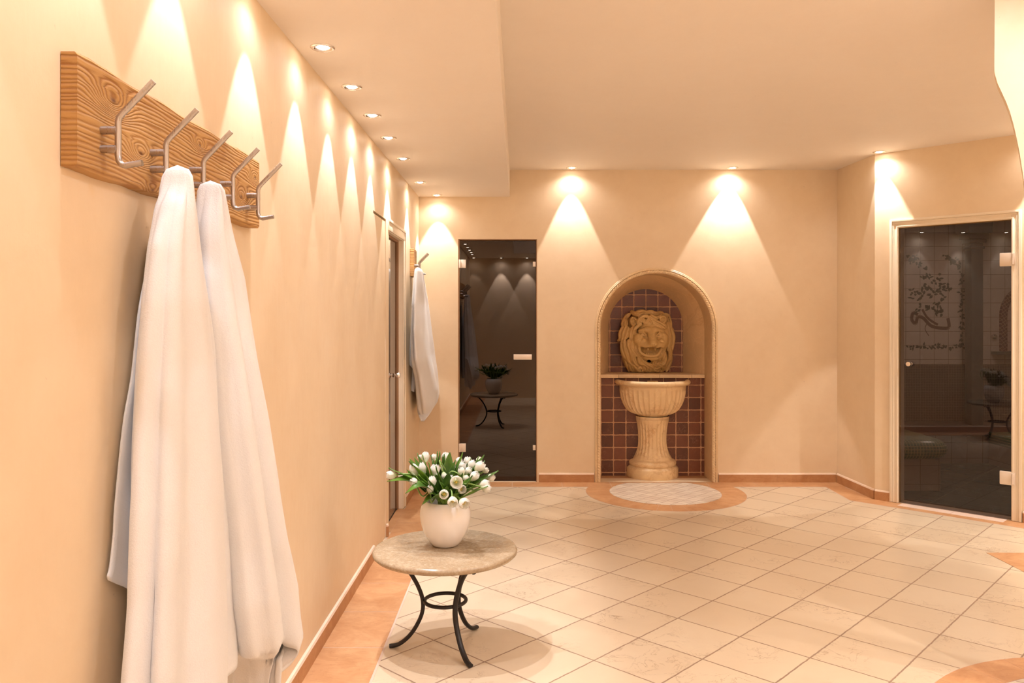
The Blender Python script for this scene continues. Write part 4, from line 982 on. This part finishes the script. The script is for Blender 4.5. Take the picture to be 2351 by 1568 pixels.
# ------------------------------------------------------------------ towels hanging from hooks
def solve_section(lx, rx, b, xmin):
    """ellipse (half width a along Y, half depth b along X) whose seen edges fall at pixel columns lx, rx; its wall side touches xmin"""
    mL, mR = (lx-PX)/F, (rx-PX)/F; xc = xmin+b
    lo, hi = 0.002, 1.2
    def g(a):
        # yc from left edge
        yc = (xc-math.sqrt(b*b+mL*mL*a*a))/mL
        return (xc-mR*yc)+math.sqrt(b*b+mR*mR*a*a), yc
    for _ in range(60):
        mid = (lo+hi)/2; v, yc = g(mid)
        if v < 0: lo = mid
        else: hi = mid
    return (lo+hi)/2, g((lo+hi)/2)[1], xc
def towel(name, label, rows, group, seed=1, folds=9, ybase=None, hem=None, xw=XL+0.004, NS=150, amp0=0.004, amp1=0.040, extra=None, lean=0.0):
    """rows: (py, left px, right px, half depth b, gap from wall, y guess)"""
    r4 = random.Random(seed); vs, fs = [], []; secs = []
    for (py, lx, rx, b, gap, yg) in rows:
        a, yc, xc = solve_section(lx, rx, b, xw+gap)
        z = EYE-(py-PY)*yg/F; secs.append((z, a, b, xc, yc))
    # resample
    zs_ = [s[0] for s in secs]; NR = 90
    def interp(z):
        for i in range(len(secs)-1):
            if zs_[i] >= z >= zs_[i+1]:
                t = (zs_[i]-z)/(zs_[i]-zs_[i+1]); t2 = t
                return [secs[i][k]*(1-t2)+secs[i+1][k]*t2 for k in range(1, 5)]
        return list(secs[-1][1:])
    ph = [r4.uniform(0, 2*PI) for _ in range(6)]
    ztop, zbot = zs_[0], zs_[-1]
    def bottom(th): return zbot+(hem(th) if hem else 0)
    for i in range(NR+1):
        for k in range(NS):
            th = 2*PI*k/NS; t = i/NR; zz = ztop+(bottom(th)-ztop)*t
            a, b, xc, yc = interp(max(zz, zbot)); g = (ztop-zz)/(ztop-zbot); g = max(0, min(1, g))
            A = amp0+(amp1-amp0)*g
            w = math.sin(folds*th+ph[0]+0.7*math.sin(2*th+ph[1])+0.5*math.sin(g*4+ph[4]))
            w = (abs(w)**0.75)*math.copysign(1, w)
            w2 = math.sin((folds*0.5+1)//1*th+ph[2])*0.7
            gr = (1-(w*0.6+w2*0.5+1.1)/2.2)**1.7
            m = 1-min(0.62, A*1.5/max(0.02, min(a, b)))*gr
            nz = noise.noise(Vector((math.cos(th)*3, math.sin(th)*3, zz*7+seed)))*0.004*g
            x = xc+math.cos(th)*(b*m+nz); y = yc+math.sin(th)*(a*(1+(m-1)*0.55)+nz)
            x = max(x, xw+0.001)
            vs.append((x, y, zz))
    for i in range(NR):
        for k in range(NS): fs.append((i*NS+k, i*NS+(k+1) % NS, (i+1)*NS+(k+1) % NS, (i+1)*NS+k))
    a, b, xc, yc = interp(ztop); vs.append((xc, yc, ztop+0.008)); ti = len(vs)-1
    for k in range(NS): fs.append((ti, (k+1) % NS, k))
    if extra:
        for (ev, ef) in extra:
            o0 = len(vs); vs += ev; fs += [tuple(j+o0 for j in f) for f in ef]
    o = raw(name, [Vector(v) for v in vs], fs, M['towel'])
    sol = o.modifiers.new('thickness', 'SOLIDIFY'); sol.thickness = 0.0045; sol.offset = -1
    return tag(o, label, 'towel', group)
def sheet(rowsL, nx=14, curl=0.0, seed=0, fold=0.006):
    """hanging flap: rows of (left point, right point) in world space"""
    vs, fs = [], []; P2 = rowsL
    L = smooth_path([p[0] for p in P2], 6); R = smooth_path([p[1] for p in P2], 6)
    for i, (a, b) in enumerate(zip(L, R)):
        d = b-a
        for k in range(nx+1):
            t = k/nx; n_ = Vector((-d.y, d.x, 0)); n_ = n_.normalized() if n_.length > 1e-6 else Vector((1, 0, 0))
            vs.append(tuple(a+d*t+n_*(fold*math.sin(t*PI*2.2+seed)+curl*t*t*(i/len(L)))))
    for i in range(len(L)-1):
        for k in range(nx): fs.append((i*(nx+1)+k, i*(nx+1)+k+1, (i+1)*(nx+1)+k+1, (i+1)*(nx+1)+k))
    return vs, fs
TG = 'white towels on the long coat rack'
y1, y2 = 1.745, 1.952
rows1 = [(394, 384, 424, 0.022, 0.066, y1), (402, 376, 431, 0.029, 0.059, y1), (430, 369, 439, 0.034, 0.053, y1), (480, 357, 448, 0.040, 0.044, y1), (570, 341, 462, 0.046, 0.036, y1), (690, 325, 480, 0.056, 0.026, y1),
         (840, 309, 500, 0.066, 0.010, y1), (990, 298, 514, 0.074, 0.006, y1), (1150, 290, 528, 0.080, 0.004, 1.74), (1330, 284, 538, 0.084, 0.003, 1.74), (1480, 272, 546, 0.088, 0.003, 1.74), (1640, 264, 548, 0.090, 0.003, 1.74)]
def WX(px, py, x): y = x*F/(px-PX); return W(px, py, y)
flap1 = sheet([(WX(a, b, -0.815), WX(a+110, b, -0.812)) for a, b in ((352, 560), (322, 700), (304, 860), (284, 980), (266, 1160), (262, 1230), (254, 1300))]+[(WX(249, 1322, -0.815), WX(350, 1372, -0.812)), (WX(251, 1332, -0.815), WX(351, 1378, -0.812))], 12, 0, 1.0, 0.004)
towel('towel', 'white terry towel on the second hook of the long rack, nearer of the two', rows1, TG, 3, 7, hem=lambda th: 0.02*math.sin(th*2), extra=[flap1])
rows2 = [(431, 462, 500, 0.022, 0.066, y2), (440, 456, 509, 0.029, 0.060, y2), (470, 452, 518, 0.034, 0.055, y2), (530, 448, 532, 0.040, 0.050, y2), (638, 446, 561, 0.052, 0.048, y2), (740, 446, 577, 0.062, 0.046, y2),
         (835, 450, 592, 0.070, 0.046, y2), (971, 456, 619, 0.080, 0.048, y2), (1122, 466, 641, 0.088, 0.052, y2), (1251, 476, 659, 0.094, 0.056, 1.98), (1365, 486, 684, 0.100, 0.060, 2.0), (1440, 492, 690, 0.102, 0.060, 2.02), (1478, 496, 694, 0.104, 0.060, 2.02), (1530, 498, 640, 0.100, 0.055, 2.0), (1640, 500, 610, 0.095, 0.050, 1.98)]
def hem2(th):
    d = (th+0.25+PI) % (2*PI)-PI; g = math.exp(-(d/0.75)**4)
    return 0.02*math.sin(th*2+1)*(1-g)+g*(0.155-0.05*math.sin(d*2.0))
flapB = sheet([(W(560, 1200, 2.20), W(630, 1200, 2.30)), (W(575, 1300, 2.20), W(664, 1300, 2.32)), (W(590, 1390, 2.20), W(684, 1400, 2.33)), (W(598, 1450, 2.20), W(690, 1470, 2.33)), (W(604, 1510, 2.20), W(672, 1520, 2.31)), (W(616, 1552, 2.20), W(626, 1556, 2.23))], 14, 0.0, 0.4, 0.006)
towel('towel', 'white terry towel on the third hook of the long rack, farther of the two', rows2, TG, 8, 8, hem=hem2, extra=[flapB])
y3 = 6.175
rows3 = [(620, 956, 967, 0.012, 0.062, y3), (624, 953, 970, 0.018, 0.055, y3), (650, 950, 975, 0.026, 0.045, y3), (700, 946, 984, 0.034, 0.035, y3), (760, 943.5, 991, 0.046, 0.026, y3), (820, 945, 999, 0.058, 0.020, y3), (860, 952, 1005, 0.068, 0.018, y3), (905, 956, 1011, 0.078, 0.016, y3), (935, 957, 1004, 0.074, 0.020, y3), (955, 960, 985, 0.045, 0.040, y3), (969, 967, 972, 0.010, 0.07, y3)]
flapC = sheet([(W(944, 740, 6.10), W(960, 740, 6.14)), (W(940.5, 800, 6.09), W(962, 800, 6.13)), (W(940.3, 838, 6.09), W(963, 862, 6.13))], 10, 0, 0.3, 0.006)
flapD = sheet([(W(948, 838, 6.20), W(963, 845, 6.24)), (W(946, 870, 6.20), W(963, 870, 6.24)), (W(945, 895, 6.20), W(953, 893, 6.22)), (W(949, 899, 6.20), W(950, 899, 6.21))], 8, 0, 1.3, 0.006)
towel('towel', 'small white towel hanging crookedly on the short rack by the back corner', rows3, 'towel on the short coat rack', 5, 7, amp0=0.003, amp1=0.016, extra=[flapC, flapD])

# ------------------------------------------------------------------ side table
TX, TY, TZ = -0.305, 3.35, 0.418
tb = thing('side_table', 'low round beige stone topped side table on black iron legs', 'table', (TX, TY, 0.0))
prof = [(0.0001, TZ-0.030), (0.280, TZ-0.030), (0.292, TZ-0.027), (0.300, TZ-0.019), (0.301, TZ-0.011), (0.296, TZ-0.003), (0.288, TZ), (0.0001, TZ)]
vs, fs = lathe(prof, 96); o = raw('tabletop', vs, fs, M['table'], tb); o.data.set_sharp_from_angle(angle=math.radians(50))
def legpath(an):
    rz = [(0.262, 0.384), (0.235, 0.387), (0.195, 0.366), (0.150, 0.318), (0.113, 0.255), (0.094, 0.195), (0.100, 0.135), (0.140, 0.062), (0.190, 0.018), (0.232, 0.009)]
    return smooth_path([(r*math.cos(an), r*math.sin(an), z) for r, z in rz], 7)
for an in (182, -59.5, 58.5):
    a = math.radians(an); p = legpath(a)
    vs, fs = tube_mesh(p, 0.0085, 14, True, (1.35, (math.cos(a), math.sin(a), 0.2)))
    vs = [Vector((v.x, v.y, max(v.z, 0.0018))) for v in vs]
    raw('leg', vs, fs, M['black'], tb).data.set_sharp_from_angle(angle=math.radians(50))
p = [(0.086*math.cos(2*PI*i/64), 0.086*math.sin(2*PI*i/64), 0.197) for i in range(65)]
vs, fs = tube_mesh(p, 0.0078, 12, False); raw('ring_brace', vs, fs, M['black'], tb)

# ------------------------------------------------------------------ vase
VX, VY = -0.308, 3.385
vz = thing('vase', 'rounded glossy white ceramic vase on the stone side table', 'vase', (VX, VY, TZ))
vp = [(0.0001, 0.001), (0.050, 0.0012), (0.056, 0.004), (0.070, 0.020), (0.085, 0.045), (0.097, 0.075), (0.1045, 0.105), (0.107, 0.130), (0.1045, 0.155), (0.097, 0.175), (0.089, 0.187), (0.0865, 0.190), (0.0835, 0.188), (0.092, 0.172), (0.100, 0.150), (0.101, 0.125), (0.095, 0.085), (0.078, 0.045), (0.0001, 0.02)]
pp = [(v.x, v.z) for v in smooth_path([(r, 0, z) for r, z in vp[1:]], 3)]
vs, fs = lathe([(0.0001, 0.001)]+[(max(0.0001, r), z) for r, z in pp], 72); raw('vase_body', vs, fs, M['vase'], vz)

# ------------------------------------------------------------------ tulips
def bloom_mesh(kind):
    """tulip head, base at origin, axis +Z, length about 1 unit = 0.05 m"""
    opn = [0.0, 0.14, 0.42, 0.75][kind]; vs, fs = [], []
    for layer in (0, 1):
        for k in range(3):
            a0 = 2*PI*(k+0.5*layer)/3; NU, NV = 7, 10; o0 = len(vs)
            for i in range(NV+1):
                v = i/NV
                rad = 0.0165*(math.sin(PI*min(1, v*0.62+0.06))**0.75)*(1.0-0.05*layer)*(1+0.15*opn)
                rad += opn*0.018*v*v; rad *= (1-0.50*(1-opn)*max(0, v-0.6)/0.4)
                wid = 1.0*(math.sin(PI*min(1, 0.10+v*0.60))**0.7)*math.sqrt(max(0.002, 1-max(0, (v-0.60)/0.40)**2.6))
                for j in range(NU+1):
                    u = j/NU*2-1; a = a0+u*wid*1.05
                    rr = rad*(1-0.10*u*u*(1 if layer else -0.4))+0.0012*(1-layer)
                    z = 0.046*v*(1-0.03*u*u)+0.0015*math.sin(5*u+k*2)*v-0.008*opn*v*v
                    vs.append((rr*math.cos(a), rr*math.sin(a), z))
            for i in range(NV):
                for j in range(NU):
                    q = o0+i*(NU+1)+j; fs.append((q, q+1, q+NU+2, q+NU+1))
    me = bpy.data.meshes.new('bloom'); me.from_pydata(vs, [], fs); me.update(); me.polygons.foreach_set('use_smooth', [True]*len(me.polygons)); me.materials.append(M['petal'])
    return me
blooms = [bloom_mesh(k) for k in range(4)]
vs, fs = tube_mesh([(0, 0, 0.002), (0, 0, 0.020), (0, 0, 0.024)], [0.003, 0.0035, 0.002], 8)
for k in range(6):
    a = k*PI/3; v2, f2 = tube_mesh([(0, 0, 0.004), (0.006*math.cos(a), 0.006*math.sin(a), 0.016), (0.007*math.cos(a), 0.007*math.sin(a), 0.024)], [0.0008, 0.0012, 0.0016], 6)
    o0 = len(vs); vs += v2; fs += [tuple(j+o0 for j in f) for f in f2]
pist = bpy.data.meshes.new('pistil'); pist.from_pydata([tuple(v) for v in vs], [], fs); pist.update(); pist.materials.append(M['pistil'])
def leaf(parent, base, tip, w, bend, twist=0.0, side=None):
    """folded pointed tulip leaf from base to tip; bend lifts the middle"""
    base, tip = Vector(base), Vector(tip); d = tip-base; L = d.length
    up = Vector((0, 0, 1)); s_ = d.cross(up)
    s_ = s_.normalized() if s_.length > 1e-5 else Vector((1, 0, 0))
    if twist: s_ = Matrix.Rotation(twist, 3, d.normalized()) @ s_
    n_ = s_.cross(d).normalized(); vs, fs = [], []; N, K = 16, 6
    for i in range(N+1):
        t = i/N; c = base+d*t+up*bend*math.sin(PI*t)*L-up*0.12*abs(bend)*L*t*t
        ww = w*(0.30+0.70*math.sin(PI*min(1, t*0.72+0.12))**0.8)*(1-t**3.2)**0.8 if t < 1 else 0.0004
        for k in range(K+1):
            u = k/K*2-1; fold = abs(u)**1.3*ww*(0.55-0.4*t)
            vs.append(c+s_*u*ww+n_*fold+n_*0.002*math.sin(t*9+u*3))
    for i in range(N):
        for k in range(K): q = i*(K+1)+k; fs.append((q, q+1, q+K+2, q+K+1))
    o = raw('leaf', vs, fs, M['leaf'], parent); m = o.modifiers.new('thickness', 'SOLIDIFY'); m.thickness = 0.0009; return o
MOUTH = Vector((VX, VY, TZ+0.188))
def cr(cx, cy, f):
    Y = VY+f; return W(870+cx/8.107, 1020+cy/8.107, Y)
# (cx, cy, length px, openness kind, depth offset or None, tip direction in crop px or None, look label)
TU = [
 (235,570,190,1,-.02,(-1,.0),'leftmost white tulip of the bouquet, lying almost level'),
 (420,585,120,0,.04,(-.8,.5),'small white tulip half hidden behind the left leaves'),
 (655,480,220,0,-.01,(-.35,1),'tall white tulip bud high on the left of the bouquet'),
 (820,450,220,0,.02,(-.1,1),'white tulip standing right of the tall left bud'),
 (655,720,180,1,-.07,(-.5,.8),'white tulip low on the left above the drooping leaf'),
 (865,240,190,1,.06,(0,1),'topmost white tulip left of centre'),
 (765,250,110,0,.08,(-.3,1),'small white tulip peeping beside the topmost one'),
 (1030,245,130,1,.07,(.1,1),'white tulip at the top centre left'),
 (1045,490,240,1,-.01,(0,1),'large upright white tulip at the centre left'),
 (1240,250,190,1,.06,(0,1),'white tulip at the top centre behind long leaves'),
 (990,700,200,0,-.08,(.05,1),'closed white tulip low at the centre left'),
 (1195,450,120,1,.01,(0,1),'small white tulip at the centre'),
 (1215,580,130,0,-.03,(.2,-.6),'small nodding white tulip at the centre'),
 (1350,430,190,0,.03,(.35,1),'slim white tulip tucked between centre leaves'),
 (1490,315,140,1,.07,(.2,1),'white tulip at the top right of centre'),
 (1545,410,190,1,.03,(.5,.8),'plump white tulip in the right-hand cluster'),
 (1540,505,150,1,-.02,(-.3,.6),'white tulip below the plump one of the right-hand cluster'),
 (1650,330,190,1,.05,(.1,1),'white tulip with pointed petals at the top right'),
 (1725,385,190,1,.03,(.7,.7),'white tulip leaning right beside the pointed one'),
 (1870,420,230,1,.0,(.8,.75),'large white tulip leaning out at the right'),
 (1860,300,130,0,.06,(.2,1),'small white tulip at the upper right edge'),
 (1985,490,120,1,.04,(.8,.5),'small white tulip at the far right behind leaves'),
 (1770,600,200,1,-.03,(.6,.7),'round white tulip at the right above the long leaves'),
 (1660,500,150,1,.0,(.5,.6),'white tulip in the middle of the right-hand cluster'),
 (1610,625,130,1,-.03,(.7,-.3),'little white tulip under the right-hand cluster'),
 (1440,705,190,3,-.09,(.1,.15),'wide open white tulip showing its yellow heart, right of centre'),
 (2080,630,170,1,-.01,(1,.75),'rightmost white tulip of the bouquet'),
 (1960,745,200,1,-.05,(1,.3),'white tulip lying level at the lower right'),
 (1990,815,190,1,-.06,(1,-.2),'drooping white tulip at the lower right'),
 (1530,835,170,2,-.08,(.6,.1),'half open white tulip below the yellow hearted one'),
 (955,850,160,0,-.10,(-.1,1),'small closed white tulip low at the left front'),
 (1212,930,180,2,-.13,(.0,.1),'open white tulip at the front centre above the rim'),
 (1370,1055,200,2,-.135,(.15,-.5),'open white tulip hanging over the vase rim'),
 (1575,1090,210,2,-.12,(.5,-.35),'open white tulip hanging lowest over the rim at right'),
 (1350,620,90,0,-.02,(0,1),'tiny white bud between the centre leaves'),
]
r5 = random.Random(11)
for i, (cx, cy, ln, kd, f, dr, lb) in enumerate(TU):
    c = cr(cx, cy, f); t = thing('tulip', lb, 'tulip', (0, 0, 0), 0, 'white tulips in the vase')
    dd = Vector((dr[0], -0.10 if kd < 2 else -0.75, dr[1]*(1 if kd < 2 else 0.8))).normalized()
    L = ln/8.107*VY/F; L = max(0.022, min(0.050, L))
    t.location = MOUTH+Vector((r5.uniform(-.03, .03), r5.uniform(-.03, .03), -0.03)); inv = t.location.copy()
    basep = c-dd*L*0.5
    b = bpy.data.objects.new('bloom', blooms[kd]); COL.objects.link(b); b.parent = t
    b.rotation_mode = 'QUATERNION'; b.rotation_quaternion = Vector((0, 0, 1)).rotation_difference(dd) @ Matrix.Rotation(r5.uniform(0, 2), 3, 'Z').to_quaternion()
    sc_ = L/0.044; wsc = sc_*(1.0 if ln > 150 else 1.1); b.scale = (wsc, wsc, sc_); b.location = basep-inv
    if kd >= 2:
        pb = bpy.data.objects.new('pistil', pist); COL.objects.link(pb); pb.parent = b; pb.scale = (1.0, 1.0, 1.0)
    p0 = Vector((0, 0, 0)); p3 = basep-inv; h_ = p3.length
    p1 = p0+(Vector((p3.x*0.25, p3.y*0.25, abs(p3.z)*0.5+0.03))); p2 = p3-dd*h_*0.30
    st = smooth_path([Vector((0, 0, -0.02))+p0*0.3, p0, p1, p2, p3, p3+dd*0.002], 4)
    vs, fs = tube_mesh(st, 0.0032, 8); raw('stem', vs, fs, M['stem'], t)
    t['_i'] = i; del t['_i']
# leaves with (base crop, tip crop, width px, depth base, depth tip, bend), shared among the tulips as their parts
LV = [((1150,1090),(180,430),150,-.02,-.02,.05),((900,880),(150,670),190,-.06,-.05,.16),((1000,1000),(490,890),170,-.10,-.12,.30),((1230,1110),(800,1110),200,-.115,-.13,.25),
 ((900,640),(560,310),110,-.03,.0,.0),((860,700),(1090,130),80,.05,.07,0),((720,420),(655,235),70,.05,.06,0),((760,420),(810,190),80,.04,.05,0),((900,420),(970,200),90,.03,.05,0),
 ((1000,420),(1130,130),80,.06,.07,0),((1190,470),(1190,190),90,.02,.05,0),((1270,520),(1320,140),110,.0,.04,0),((870,760),(930,330),90,-.03,.0,0),((1130,760),(1060,400),110,-.06,-.03,0),
 ((1250,800),(1300,520),110,-.08,-.05,0),((1290,860),(1120,670),110,-.10,-.08,0),((1340,640),(1400,320),80,-.01,.03,0),((1350,640),(1510,310),80,-.03,.03,0),((1440,380),(1560,140),60,.06,.07,0),
 ((1560,420),(1720,250),60,.05,.07,0),((1780,350),(1960,195),80,.05,.06,0),((1800,420),(1860,220),60,.06,.07,0),((1640,620),(1790,390),70,-.01,.03,0),((1480,740),(1560,530),70,-.05,-.03,0),
 ((1700,820),(2225,485),150,-.05,-.01,.03),((1720,900),(2200,500),120,-.03,.02,.02),((1650,980),(2030,775),90,-.09,-.08,.02),((1640,760),(1970,560),110,-.02,.02,.02),((1660,1000),(1560,720),140,-.09,-.07,.10),
 ((1000,980),(690,590),110,-.06,-.03,.0),((930,780),(900,610),90,-.09,-.09,0),((1640,720),(1740,580),80,-.05,-.04,0),((950,760),(860,780),70,-.09,-.10,.1),((1130,1080),(940,900),110,-.12,-.12,.15),
 ((1400,1000),(1510,880),70,-.10,-.10,.05),((1180,1000),(1270,770),90,-.11,-.10,.05),((640,620),(520,470),60,.0,.02,0),((600,620),(580,560),90,.02,.02,0),((750,400),(715,160),60,.07,.08,0),((1900,560),(1970,300),90,.03,.05,0),
 ((1600,430),(1620,270),60,.06,.07,0),((1130,520),(1215,180),70,.04,.06,0),((1250,980),(1330,600),120,-.07,-.04,0),((1090,900),(1060,560),120,-.04,-.02,0),((1450,900),(1380,620),120,-.05,-.03,0),((820,860),(740,560),120,-.04,-.02,0),
 ((1100,700),(1000,280),110,.02,.05,0),((1420,700),(1290,300),110,.02,.05,0),((760,600),(570,260),80,.03,.05,0),((1480,560),(1420,290),90,.03,.05,0),((1720,700),(1900,460),110,.0,.03,0)]
tul = [o for o in COL.objects if o.type == 'EMPTY' and o.get('category') == 'tulip']
cents = [((e[0]+1220)/2, (e[1]+1090)/2) for e in TU]
used = {}
for (b0, t0, w, f0, f1, bend) in LV:
    best = min(range(len(tul)), key=lambda i: math.hypot(TU[i][0]-(b0[0]+t0[0])/2, TU[i][1]-(b0[1]+t0[1])/2)+used.get(i, 0)*160)
    used[best] = used.get(best, 0)+1; t = tul[best]
    # extend the base down towards the vase mouth so that no leaf floats
    bw = cr(*b0, f0-0.015); tw = cr(*t0, f1-(0.03 if bend == 0 else 0.0)); dv = (bw-tw); m = MOUTH+Vector(((bw.x-MOUTH.x)*0.25, (bw.y-MOUTH.y)*0.25, -0.01))
    if (bw-m).length > 0.03: bw = bw*0.45+m*0.55
    leaf(t, bw-t.location, tw-t.location, w*0.5/8.107*VY/F*1.85+0.002, bend, r5.uniform(-0.9, 0.9) if bend == 0 else r5.uniform(-.2, .2))

# ------------------------------------------------------------------ camera, world, colour
cam = bpy.data.cameras.new('camera'); co = bpy.data.objects.new('camera', cam); COL.objects.link(co)
co.location = (0, 0, EYE); co.rotation_euler = (PI/2, 0, 0)
cam.sensor_width = 36; cam.lens = 36*F/2351; cam.shift_x = -(PX-1175.5)/2351; cam.shift_y = -(784-PY)/2351
cam.clip_start = 0.02
scn = bpy.context.scene; scn.camera = co
w = bpy.data.worlds.new('world'); scn.world = w; w.use_nodes = True
w.node_tree.nodes['Background'].inputs[0].default_value = (0.0, 0.0, 0.0, 1); w.node_tree.nodes['Background'].inputs[1].default_value = 0.0
scn.view_settings.view_transform = 'Standard'; scn.view_settings.look = 'None'; scn.view_settings.gamma = 1.0
scn.view_settings.exposure = 0.78; scn.view_settings.use_curve_mapping = False
